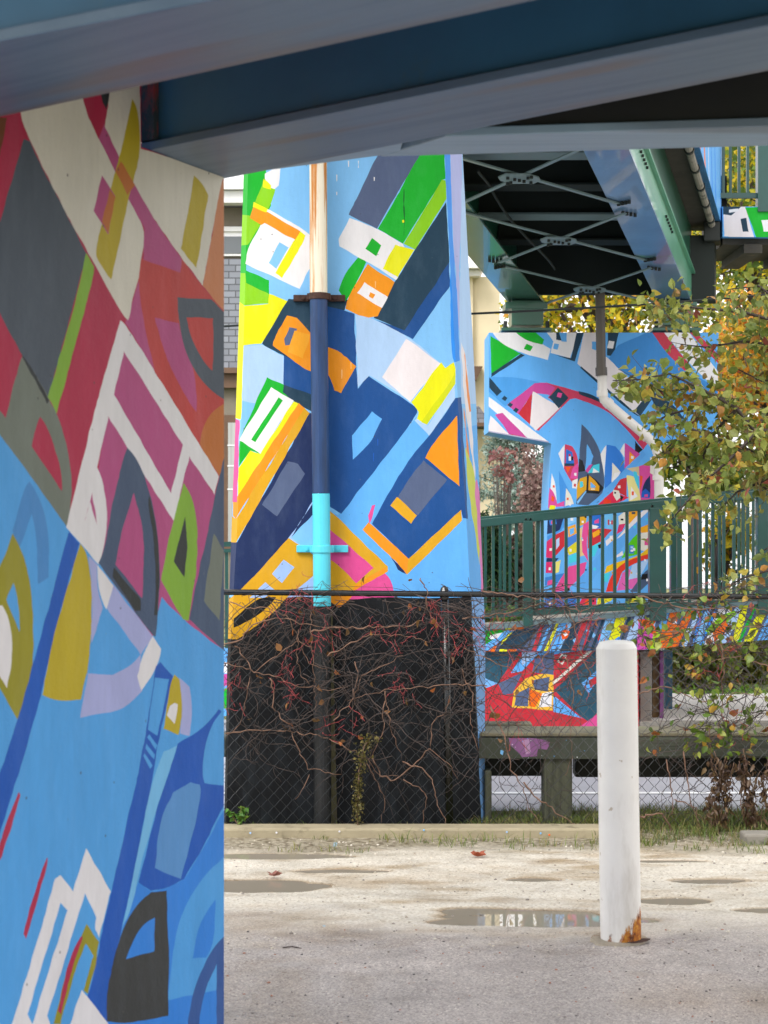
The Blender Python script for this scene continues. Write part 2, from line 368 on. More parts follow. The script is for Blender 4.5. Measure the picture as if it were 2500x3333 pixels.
S2 = [
 (b(700,880, 1170,290, 1250,400, 1700,300, 1700,1500, 650,1500, 655,850), SKY2),
 (a(120,-1100, 262,-1100, 262,100, 285,200, 300,310, 275,350, 235,430, 150,640, 150,700, 288,760, 283,895, 140,912, 60,912, 60,-1100), GN),
 (a(262,160, 325,215, 300,300, 285,320, 250,430, 235,425, 175,400, 200,290), LM),
 (a(60,360, 170,370, 235,430, 160,545, 60,560), LM), (a(60,715, 145,715, 150,775, 285,840, 283,898, 140,910, 60,900), LM),
 (a(60,850, 125,900, 140,912, 283,900, 288,840, 400,885, 240,1140, 135,1150, 125,1475)+b(118,305, 60,290), YE),
 (a(262,120, 362,60, 345,190, 320,212, 300,205, 262,150), WH), (a(255,150, 300,190, 298,215, 250,200), YE),
 (a(135,1150, 240,1145, 375,1215, 378,1500, 200,1500, 125,1480), PALE),
 (a(275,330, 530,470, 620,600, 530,680, 470,810, 145,660, 160,560, 240,430, 260,350), WH),
 (a(350,530, 405,562, 330,690, 285,655), SKY),
 (a(475,465, 505,490, 490,540, 365,745, 325,715, 430,530), YE),
 (a(195,310, 270,345, 475,465, 445,515, 370,480, 260,415, 240,428, 172,385), OR), (a(195,288, 280,332, 270,352, 190,318), YE),
 (a(375,1205, 640,1290, 640,1475)+b(640,200, 375,140), NB),
 (a(405,870, 640,870, 640,1330, 375,1215, 245,1140), DS),
 (a(395,970, 455,985, 540,1080, 560,1310, 535,1305, 490,1285, 310,1150, 330,1080), OR),
 (a(410,1040, 455,1050, 430,1140, 385,1150, 378,1110), SL), (a(440,1060, 535,1085, 490,1230, 400,1190), lin((242,166,40))),
 (a(600,890, 800,960, 805,1100, 820,1410)+b(880,40, 1180,235, 1170,290, 720,870, 655,830, 600,700), NB),
 (b(905,255, 965,300, 930,370, 900,440, 790,545, 785,400), SKY2),
 (a(600,870, 760,875, 740,940, 600,905), DS),
 (a(600,1150, 710,1180, 810,1275, 720,1437, 680,1420, 650,1330, 600,1280), OR),
 (a(1250,-500, 1600,-500, 1340,-100, 1345,150, 1330,155, 1090,540, 940,450, 1170,60), GN),
 (a(1070,-200, 1300,-200, 1180,30, 1060,230, 935,450, 765,365, 800,290, 925,35), SL),
 (a(1325,155, 1350,160, 1352,270, 1165,575, 1095,540), LM),
 (a(1368,640, 1374,790, 1150,1112, 915,990, 1095,1055, 1340,680), NB),
 (a(1350,290, 1369,650, 1100,1060, 915,985, 1040,770, 1160,580), DS),
 (a(835,610, 870,650, 780,840, 745,885, 705,820, 745,710), GN),
 (a(770,385, 940,450, 1090,540, 1100,560, 1040,550, 975,690, 1062,742, 1050,757, 860,640, 710,555, 705,510), WH),
 (a(905,505, 960,550, 930,615, 865,570), GN), (a(1045,545, 1160,575, 1060,740, 970,690), YE),
 (a(880,660, 1040,770, 940,975, 860,985, 745,930, 760,860), OR), (a(860,770, 1000,860, 965,925, 815,835), WH), (a(895,830, 925,845, 910,870, 885,855), OR),
 (a(805,965, 920,990, 1150,1115, 1340,1275, 1130,1480, 890,1330, 820,1400), PALE),
 (b(965,50, 1110,-180, 1320,-30, 1135,200), WT), (b(1175,295, 1240,340, 1400,90, 1405,180, 1250,405, 1160,310), PALE),
 (b(1320,-40, 1345,-5, 1395,-40, 1408,0, 1405,90, 1235,335, 1175,300, 1185,260, 1140,200), YE), (b(1405,10, 1405,90, 1235,335, 1200,320, 1390,60), lin((212,220,20))),
 (a(1290,-1100, 1345,-1100, 1375,20, 1390,520, 1415,820, 1432,1240, 1400,1252, 1380,1200, 1372,600, 1340,20), BLU),
 (a(1345,-1100, 1500,-1100, 1440,15, 1448,100, 1430,700, 1428,1100, 1415,820, 1392,520, 1375,20), LV),
 (a(1440,-1100, 1700,-1100, 1700,1500, 1440,1500, 1430,1100, 1432,700, 1448,100), PALE),
 (b(1405,175, 1440,170, 1480,900, 1450,895, 1440,850, 1125,1140, 905,930, 920,900, 1110,560, 1250,400), NB),
 (b(1415,280, 1430,705, 1225,535, 1260,460), OR), (b(1215,548, 1355,665, 1180,880, 1060,770, 1120,670), SL), (b(1055,768, 1175,880, 1140,930, 1015,820), GD),
 (b(1000,1105, 1080,1190, 1112,1232, 1060,1205), NV),
 (b(885,920, 1125,1140, 1115,1235, 1080,1190, 848,965), OR), (b(1125,1140, 1440,845, 1445,910, 1115,1235), GD),
 (b(925,815, 905,900, 890,930, 882,880, 905,820), PK),
 (b(275,50, 375,95, 435,190, 230,510, 175,490, 105,590, 108,440, 120,400), GN),
 (b(375,95, 620,180, 620,300, 430,195, 370,140), DS),
 (b(530,262, 620,300, 620,800, 420,1010, 310,1130, 130,1322, 0,1327, 0,1040, 95,1040), NV),
 (b(300,110, 435,190, 235,510, 110,430, 120,400), WH), (b(345,170, 370,190, 205,440, 180,425), GN),
 (b(435,195, 470,210, 100,770, 98,640, 100,600, 175,490, 235,510), YE),
 (b(465,205, 500,235, 88,900, 70,880, 70,800, 100,760), OR), (b(500,235, 530,265, 90,1042, 40,1040, 60,880, 88,900), GD),
 (b(400,555, 460,570, 503,630, 335,885, 245,815), SL),
 (b(60,290, 110,310, 104,600, 95,800, 40,800), PK),
 (b(620,690, 545,800, 420,1010, 545,1110, 560,1380, 60,1380, 150,1310, 130,1322, 420,1010), lin((166,196,246))),
 (b(985,1220, 1030,1290, 1040,1390, 640,1420, 640,1100, 680,1000), PK),
 (b(600,800, 1000,1185, 1000,1215, 790,1330, 760,1400, 600,1450), GD),
 (b(640,950, 915,1195, 810,1287, 740,1210, 640,1135), PK),
 (b(790,1335, 1000,1215, 985,1190, 800,1300), OR),
 (c(-60,172, 560,170, 800,188, 880,175, 1030,172, 1300,180, 1500,165, 1507,400, 1700,2200, -200,2200), BK),
 (c(655,160, 790,160, 760,195, 705,235, 640,190), OR),
 (b(405,1015, 545,1105, 620,1190, 430,1340)+c(390,180, 290,290, 95,425, 20,420, 20,200)+b(130,1320), GD),
 (b(375,1145, 440,1190, 365,1285, 305,1230), lin((166,196,246))), (b(265,1280, 320,1325, 260,1375, 170,1375), lin((166,196,246))),
 (c(250,172, 330,172, 225,285, 75,355, 75,300, 190,200), BK),
 (c(1507,150, 1700,150, 1700,1650, 1566,1650), lin((130,180,240))),
 (a(1096,210, 1099,211, 1097,300, 1102,390, 1098,490, 1095,489, 1098,390, 1094,300), lin((16,110,40))), (a(1086,398, 1097,396, 1098,412, 1088,414), YE),
 
 (a(760,42, 768,42, 767,78, 762,78), WH), (a(820,42, 827,42, 826,84, 821,84), WH), (a(690,125, 697,125, 696,165, 692,165), WH), (a(690,228, 697,228, 696,248, 691,248), WH), (a(915,140, 922,140, 921,162, 916,162), WH),
 (a(922,765, 929,765, 928,805, 924,805), lin((250,190,120))), (a(720,1295, 728,1295, 726,1350, 722,1350), lin((250,190,120))), (a(776,1250, 782,1250, 781,1290, 777,1290), lin((250,190,120))), (b(936,420, 942,420, 941,460, 938,460), BD), (b(912,505, 917,505, 916,555, 913,555), BD),
 (b(1440,-160, 1470,-80, 1500,300, 1530,700, 1500,500, 1450,100), WT), (b(1460,-100, 1478,50, 1500,255, 1490,260, 1470,130), lin((240,150,80))),
 (b(1455,230, 1490,520, 1500,700, 1475,500), lin((240,150,80))),
 (b(1465,470, 1530,640, 1550,1000, 1550,1180, 1480,700), lin((206,214,90))), (b(1520,700, 1550,1080, 1562,1370, 1600,1370, 1600,1000, 1532,660), lin((226,130,190))),
]
out2 = LO[::-1]+RO
p2mb = mural(out2[::-1], S2, p2, (0, .75, 0), SKY, creases=[LC, RC], step=11, amp=1.5)
pier2 = wall_obj('bridge_pier', p2mb, PAINT, SKY)
tag(pier2, 'tall tapering pier behind the fence, bright abstract mural above a black painted base', 'pier')

# downpipe clamped to it
YPI = YP2-.1
pipe = thing('drainpipe', 'vertical steel downpipe on the middle pier, rusty white above, navy, turquoise and black below', 'drainpipe', (at(1048, 2690, YPI).x, YPI, 0))
def px_tube(x0, y0, x1, y1, r, Y=YPI, n=20):
    return MB().tube([at(x0, y0, Y), at(x1, y1, Y)], r, n)
m_rustpipe = mat('rust_streaked_white_paint', lin((236,226,206)), .5, .1, 4, .15, 60, dirt=lin((186,116,30)), dirt_scale=7, dirt_th=.46, stretch=(3, 3, .12))
m_navy = mat('navy_pipe_paint', lin((34,70,122)), .5, .5, 14, .2, 60, stretch=(2, 2, .2), dirt=lin((84,108,146)), dirt_scale=9, dirt_th=.58)
m_turq = mat('turquoise_pipe_paint', lin((84,206,228)), .4, .06, 9, .1)
m_black = mat('black_paint', lin((30,32,35)), .45, .2, 9, .2)
m_rust = mat('rusty_steel', lin((74,44,34)), .75, .5, 30, .5, 60)
RP = .049
for nm, y0, y1, xa, xb, mm in (('white_section', -60, 955, 1034, 1037, m_rustpipe), ('navy_section', 960, 1604, 1037, 1045, m_navy),
                               ('turquoise_section', 1606, 1972, 1045, 1049, m_turq), ('black_section', 1974, 2700, 1049, 1050, m_black)):
    obj(nm, px_tube(xa, y0, xb, y1, RP), mm, pipe, smooth=False)
def clamp(y, x, m, w=84, hh=.018):
    mb = MB(); p = at(x, y, YPI-.03)
    z = p.z
    mb.tube([(p.x, YPI, z-hh), (p.x, YPI, z+hh)], RP+.007, 20)
    for s in (-1, 1):
        x0 = p.x+s*(RP+.002); x1 = p.x+s*w/F*YP2
        mb.box(min(x0, x1), max(x0, x1), YP2-.022, YP2-.002, z-hh, z+hh)
        mb.box(min(x0, x1), min(x0, x1)+.014 if s > 0 else max(x0, x1), YPI, YP2-.022, z-hh, z+hh) if s > 0 else mb.box(x0-.014, x0, YPI, YP2-.022, z-hh, z+hh)
    c_ = obj('clamp', mb, m, pipe, bev=.003)
    for s in (-1, 1):
        q = Vector((p.x+s*.088, YP2-.022, z)); obj('bolt', MB().tube([q, q+Vector((0, -.014, 0))], .011, 6), m, c_)
clamp(962, 1037, m_rust); clamp(1787, 1047, m_turq, 84, .02); clamp(2308, 1050, m_black, 30, .01)
# weathered strip of cracked sealant beside the pipe
obj('sealant_strip', MB().hexa([at(1078,2700,YP2-.006), at(1098,2700,YP2-.006), at(1098,2700,YP2-.001), at(1078,2700,YP2-.001), at(1076,1985,YP2-.006), at(1082,1985,YP2-.006), at(1082,1985,YP2-.001), at(1076,1985,YP2-.001)]),
    mat('mossy_sealant', lin((96,92,66)), .9, .4, 20, .6), pipe)
# ------------------------------------------------------------ foreground footbridge: three box girders and the deck slab
m_steel = mat('blue_grey_bridge_paint', lin((52,102,138)), .42, .22, 2.2, .12, 30, .003, spec=.5, dirt=lin((64,96,108)), dirt_scale=1.6, dirt_th=.56, stretch=(1,1,1))
def flange_mat(name, c1, c2, c3, rot):
    m, n, l, p = nt(name); tc = n.new('ShaderNodeTexCoord')
    mp0 = n.new('ShaderNodeMapping'); mp0.inputs['Rotation'].default_value = (0, 0, rot); l.new(tc.outputs['Object'], mp0.inputs[0])
    mp = n.new('ShaderNodeMapping'); mp.inputs['Scale'].default_value = (.35, 9, 1); l.new(mp0.outputs[0], mp.inputs[0])
    t = n.new('ShaderNodeTexNoise'); t.inputs['Scale'].default_value = 2.2; t.inputs['Detail'].default_value = 7; l.new(mp.outputs[0], t.inputs['Vector'])
    r = ramp(n, l, t.outputs[0], [(.3, c1), (.52, c2), (.7, c1)])
    mp2 = n.new('ShaderNodeMapping'); mp2.inputs['Scale'].default_value = (.3, 2.2, 1); l.new(mp0.outputs[0], mp2.inputs[0])
    t2 = n.new('ShaderNodeTexNoise'); t2.inputs['Scale'].default_value = 1.7; t2.inputs['Detail'].default_value = 2; l.new(mp2.outputs[0], t2.inputs['Vector'])
    r2 = ramp(n, l, t2.outputs[0], [(.54, g(0)), (.60, g(.8))]); c = mixc(n, l, r2.outputs[0], r.outputs[0], c3)
    l.new(c, p.inputs['Base Color']); p.inputs['Roughness'].default_value = .42
    t3 = tex(n, l, 60, 4); l.new(bump(n, l, t3.outputs[0], .15, .003), p.inputs['Normal']); return m
m_flange = flange_mat('weathered_flange_paint', lin((74,98,124)), lin((90,112,136)), lin((98,94,98)), R(42))
m_flange_b = flange_mat('pale_flange_paint', lin((124,152,176)), lin((140,166,188)), lin((106,120,134)), R(2))
m_web_b = mat('black_brown_web', lin((30,30,30)), .5, .4, 2.5, .2, 30, dirt=lin((84,130,150)), dirt_scale=2.3, dirt_th=.69)
m_under = mat('deck_concrete', lin((96,92,86)), .9, .35, 2, .4, 25)
fb = thing('footbridge', 'dark blue footbridge close overhead, broad box girders seen from below crossing the top', 'footbridge', (0, 4.5, 2.73))
def girder(near, far, z, h, mw=None, mf=None):
    """near/far: two xy pairs each (underside edges)"""
    n0, n1 = near; f0, f1 = far
    gd = obj('girder', MB().hexa([(n0[0],n0[1],z+.03),(n1[0],n1[1],z+.03),(f1[0],f1[1],z+.03),(f0[0],f0[1],z+.03),
                                  (n0[0],n0[1],z+h),(n1[0],n1[1],z+h),(f1[0],f1[1],z+h),(f0[0],f0[1],z+h)]), mw or m_steel, fb)
    d = (Vector(n1)-Vector(n0)).normalized(); p = Vector((-d.y, d.x)); 
    if (Vector(f0)-Vector(n0)).dot(p) < 0: p = -p
    e = .018
    a0 = Vector(n0)-p*e; a1 = Vector(n1)-p*e; b0 = Vector(f0)+p*e; b1 = Vector(f1)+p*e
    obj('flange', MB().hexa([(*a0, z),(*a1, z),(*b1, z),(*b0, z),(*a0, z+.027),(*a1, z+.027),(*b1, z+.027),(*b0, z+.027)]), mf or m_flange, gd, bev=.004)
    return gd
def un(px, py, z): return (px-CX)/(CY-py)*(z-EYE), (z-EYE)*F/(CY-py)
def ext(a, b, k0, k1):
    a = Vector(a); b = Vector(b); d = b-a; return tuple(a-d*k0), tuple(b+d*k1)
ZA = 2.84
na = ext(un(505,490,ZA), un(2500,92,ZA), .026, 1.0); fa = ext(un(728,577,ZA), un(2500,224,ZA), .03, 1.0)
ga = girder(na, fa, ZA, .76)
nb = ext(un(1500,449,ZA), un(2500,418,ZA), .15, 1.2); fbb = (un(1235,509,ZA), ext(un(1250,508,ZA), un(2500,473,ZA), 0, 1.2)[1])
gb = girder((un(1450,452,ZA), nb[1]), fbb, ZA+.003, .75, m_web_b, m_flange_b)
wg = [un(738,574.5,ZA), un(1240,509,ZA), un(1300,500,ZA), un(1320,440,ZA), un(900,520,ZA)]
mbw_ = MB(); mbw_.add([(*q, ZA+.004) for q in wg]+[(*q, ZA+.026) for q in wg], [(4,3,2,1,0),(5,6,7,8,9)]+[(k,(k+1)%5,5+(k+1)%5,5+k) for k in range(5)])
obj('gusset_flange', mbw_, m_flange_b, gb)
ZC = 2.73
nc = ext(un(0,143,ZC), un(755,-2,ZC), 1.6, 2.4); fc = ext(un(0,373,ZC), un(1700,0,ZC), .8, 1.4)
gc = girder(nc, fc, ZC, .87)
# rusty end plate of the girder on the near pier
q0 = Vector(na[0]); qd = (Vector(na[1])-q0).normalized(); qp = Vector((-qd.y, qd.x)); qp = -qp if qp.y > 0 else qp
m_rustpl = mat('flaking_red_lead_rust', lin((52,66,74)), .8, .5, 18, .6, 70, .006, dirt=lin((150,40,44)), dirt_scale=13, dirt_th=.5, stretch=(1,1,.45))
A0 = q0+qp*.024; A1 = A0+qd*.075
obj('end_plate', MB().hexa([(*(A0+qp*.0), ZA+.03),(*(A1+qp*.0), ZA+.03),(*(A1-qp*.02), ZA+.03),(*(A0-qp*.02), ZA+.03),(*A0, ZA+.72),(*A1, ZA+.72),(*(A1-qp*.02), ZA+.72),(*(A0-qp*.02), ZA+.72)]), m_rustpl, ga)
obj('deck', MB().hexa([(-4,2.3,3.62),(5,.9,3.62),(5,6.2,3.62),(-4,6.9,3.62),(-4,2.3,3.85),(5,.9,3.85),(5,6.2,3.85),(-4,6.9,3.85)]), m_under, fb)
# off-frame pier that carries the girders to the left is the near pier's twin, out of view

# ------------------------------------------------------------ green bridge behind
m_green = mat('green_bridge_paint', lin((36,92,72)), .3, .2, 3, .1, 30, coat=.3, dirt=lin((90,110,100)), dirt_scale=2.5, dirt_th=.64)
m_green_l = mat('sky_lit_green_paint', lin((96,160,132)), .32, .15, 3, .1, 30, coat=.2)  # bridge green lightened: sky light on the outer web put into its colour
m_gflange = mat('blue_reflection_flange_paint', lin((100,132,166)), .28, .3, 2.2, .15, 25, .004, coat=.4, dirt=lin((70,130,110)), dirt_scale=1.7, dirt_th=.58)  # bluish reflection on the underside put into the colour, green patches between
m_brace = mat('grey_brace_paint', lin((112,132,134)), .4, .2, 5)
m_gflange2 = mat('green_flange_paint', lin((70,110,98)), .25, .4, 2.4, .15, 25, .004, coat=.4, dirt=lin((120,140,150)), dirt_scale=1.5, dirt_th=.62)
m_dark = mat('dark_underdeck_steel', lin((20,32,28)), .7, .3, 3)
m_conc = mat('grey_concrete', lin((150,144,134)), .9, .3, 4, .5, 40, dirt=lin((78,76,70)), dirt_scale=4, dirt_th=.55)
m_concd = mat('dark_concrete', lin((74,70,64)), .9, .45, 4, .5, 40, dirt=lin((110,100,80)), dirt_scale=5, dirt_th=.6)  # darker concrete for the deck, landing slab and joists
m_bolt = mat('dark_bolt_steel', lin((28,34,32)), .6)
SLX, SLZ = .258, .11
def D(x, Y, z=0): return Vector((x-SLX*(18-Y), Y, 3.80+SLZ*(18-Y)+z))     # bridge frame: x measured at Y = 18
br = thing('footbridge', 'green steel footbridge on tall piers with X bracing under its deck', 'footbridge', (2.1, 18, 3.5))
def slab(x0, x1, Ya, Yb, z0, z1):
    return MB().hexa([D(x0,Ya,z0),D(x1,Ya,z0),D(x1,Yb,z0),D(x0,Yb,z0),D(x0,Ya,z1),D(x1,Ya,z1),D(x1,Yb,z1),D(x0,Yb,z1)])
YN, YF = 8.0, 18.25
XL0, XL1, XR0, XR1 = 1.206, 1.554, 2.67, 3.0
for x0, x1, side in ((XL0, XL1, 0), (XR0, XR1, 1)):
    gd = obj('girder', slab(x0+.02 if not side else x1-.05, x0+.05 if not side else x1-.02, YN, YF, .025, .79), m_green, br)
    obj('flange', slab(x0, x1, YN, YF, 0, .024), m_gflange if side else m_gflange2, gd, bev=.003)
    if side:
        obj('lower_web', slab(x1-.018, x1-.006, YN, YF, .026, .30), m_green_l, gd)
        obj('stiffener', slab(x1-.018, x1+.03, YN, YF, .301, .325), m_green_l, gd)
        for Y0 in (12.6, 14.5, 16.4):
            for k in range(6):
                p = D(x1-.006, Y0-.25-.1*k, .2); obj('bolt', MB().tube([p, p+Vector((.018, -.004, 0))], .012, 6), m_bolt, gd)
    for k in range(6):
        Y0 = 18.2-1.87*k
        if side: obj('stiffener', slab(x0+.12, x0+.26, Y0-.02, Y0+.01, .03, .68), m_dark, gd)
NODES = [18.2, 16.42, 14.62, 12.82, 11.0, 9.2]
for i in range(len(NODES)-1):
    Ya, Yb = NODES[i+1], NODES[i]; Ym = (Ya+Yb)/2
    xb = obj('cross_brace', MB().beam(D(XL1-.1, Ya+.1, -.012), D(XR0+.1, Yb-.1, -.012), .04, .012), m_brace, br)
    xb2 = obj('cross_brace', MB().beam(D(XL1-.1, Yb-.1, -.026), D(XR0+.1, Ya+.1, -.026), .04, .010), m_brace, br)
    c0 = D((XL1+XR0)/2, Ym, -.044); gx, gy = .15, .12
    pl = []
    for sx, sy in ((-1,-.35),(-.55,-1),(.55,-1),(1,-.35),(1,.35),(.55,1),(-.55,1),(-1,.35)):
        pl.append(Vector((c0.x+sx*gx-SLX*(-sy*gy), c0.y+sy*gy, c0.z-SLZ*sy*gy)))
    mb = MB(); mb.add(pl+[p+Vector((0,0,.01)) for p in pl], [tuple(range(8))[::-1], tuple(range(8,16))]+[(k,(k+1)%8,8+(k+1)%8,8+k) for k in range(8)])
    gp = obj('gusset_plate', mb, m_brace, br)
    for sx, sy in ((-.5,-.5),(-.2,-.2),(.2,.2),(.5,.5),(-.5,.5),(.5,-.5),(.7,-.7),(-.7,.7),(0,0)):
        p = Vector((c0.x+sx*gx+SLX*sy*gy, c0.y+sy*gy, c0.z-SLZ*sy*gy)); obj('bolt', MB().tube([p, p-Vector((0,0,.02))], .013, 6), m_bolt, gp)
    for xx in (XL1-.14, XR0+.12):
        for Yk, sg in ((Ya+.13, 1), (Yb-.13, -1)):
            for k in range(4):
                p = D(xx+(.03*k-.04), Yk+sg*.02*k*(1 if xx > 2 else -1), -.002); obj('bolt', MB().tube([p, p-Vector((0,0,.028))], .014, 6), m_bolt, xb if (xx > 2) == (sg < 0) else xb2)
for Yk in NODES[1:]+[17.3, 15.5, 13.7]:
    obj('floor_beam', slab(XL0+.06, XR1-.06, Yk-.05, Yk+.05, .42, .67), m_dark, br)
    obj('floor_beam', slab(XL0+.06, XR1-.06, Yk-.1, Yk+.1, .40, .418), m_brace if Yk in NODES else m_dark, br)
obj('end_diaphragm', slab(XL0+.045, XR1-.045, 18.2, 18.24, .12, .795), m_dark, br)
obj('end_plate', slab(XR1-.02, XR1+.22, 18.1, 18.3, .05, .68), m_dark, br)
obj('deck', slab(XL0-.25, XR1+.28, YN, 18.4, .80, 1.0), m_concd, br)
obj('cable', MB().tube([D(1.75+.06*math.sin(t*1.7), 17.5-t, .2-.12*abs(math.sin(t*1.1))) for t in [k*.2 for k in range(18)]], .012, 5), m_dark, br)
cond = obj('conduit', MB().tube([D(XR1+.2, Y, .76) for Y in np.linspace(YN, 18.0, 20)], .035, 10), m_conc, br)
for Yk in np.arange(9, 18, .55): obj('pipe_ring', MB().tube([D(XR1+.2, Yk, .76), D(XR1+.2, Yk+.04, .76)], .045, 10), m_bolt, cond)
obj('junction_box', slab(XR1+.12, XR1+.28, 18.0, 18.2, .6, .79), m_bolt, br, bev=.01)
# painted parapet of the bridge
def ppar(u, v): return D(XR1+.285, u, v)         # u = Y, v = height
sh = []
rr = random.Random(5)
palp = [RD, WH, BLU, lin((240,130,60)), SKY2, PK]
for k in range(22):
    u = 9+k*.42+rr.uniform(-.1,.1); w0 = rr.uniform(.05,.2); s = rr.uniform(-.5,-.1)
    sh.append(([(u*100,75),(u*100+w0*100,75),((u+w0*.4+s)*100,125+rr.uniform(0,80))], rr.choice(palp)))
mbp = mural([(800,80),(1840,80),(1840,195),(800,195)], sh, lambda x, y: ppar(x/100, y/100), (-.12,0,0), SKY2, step=30, amp=.5)
wall_obj('parapet', mbp, PAINT_FAR, SKY2, br)
# green shoes under the girders
for x0, x1 in ((XL0, XL1), (XR0, XR1)):
    bx0, bx1 = x0+.0, x1
    bb = obj('bearing', MB().box(bx0+.03, bx1-.01, 17.85, 18.3, 3.56, 3.80), m_green, br, bev=.005)
    obj('base_plate', MB().box(bx0-.07, bx1+.07, 17.83, 18.35, 3.505, 3.535), m_green, bb, bev=.003)
    obj('top_plate', MB().box(bx0-.03, bx1+.03, 17.84, 18.33, 3.72, 3.785), m_green, bb, bev=.003)
    for s in (bx0-.03, bx1+.03): obj('bolt', MB().tube([(s,17.87,3.535),(s,17.87,3.60)], .02, 6), m_bolt, bb)

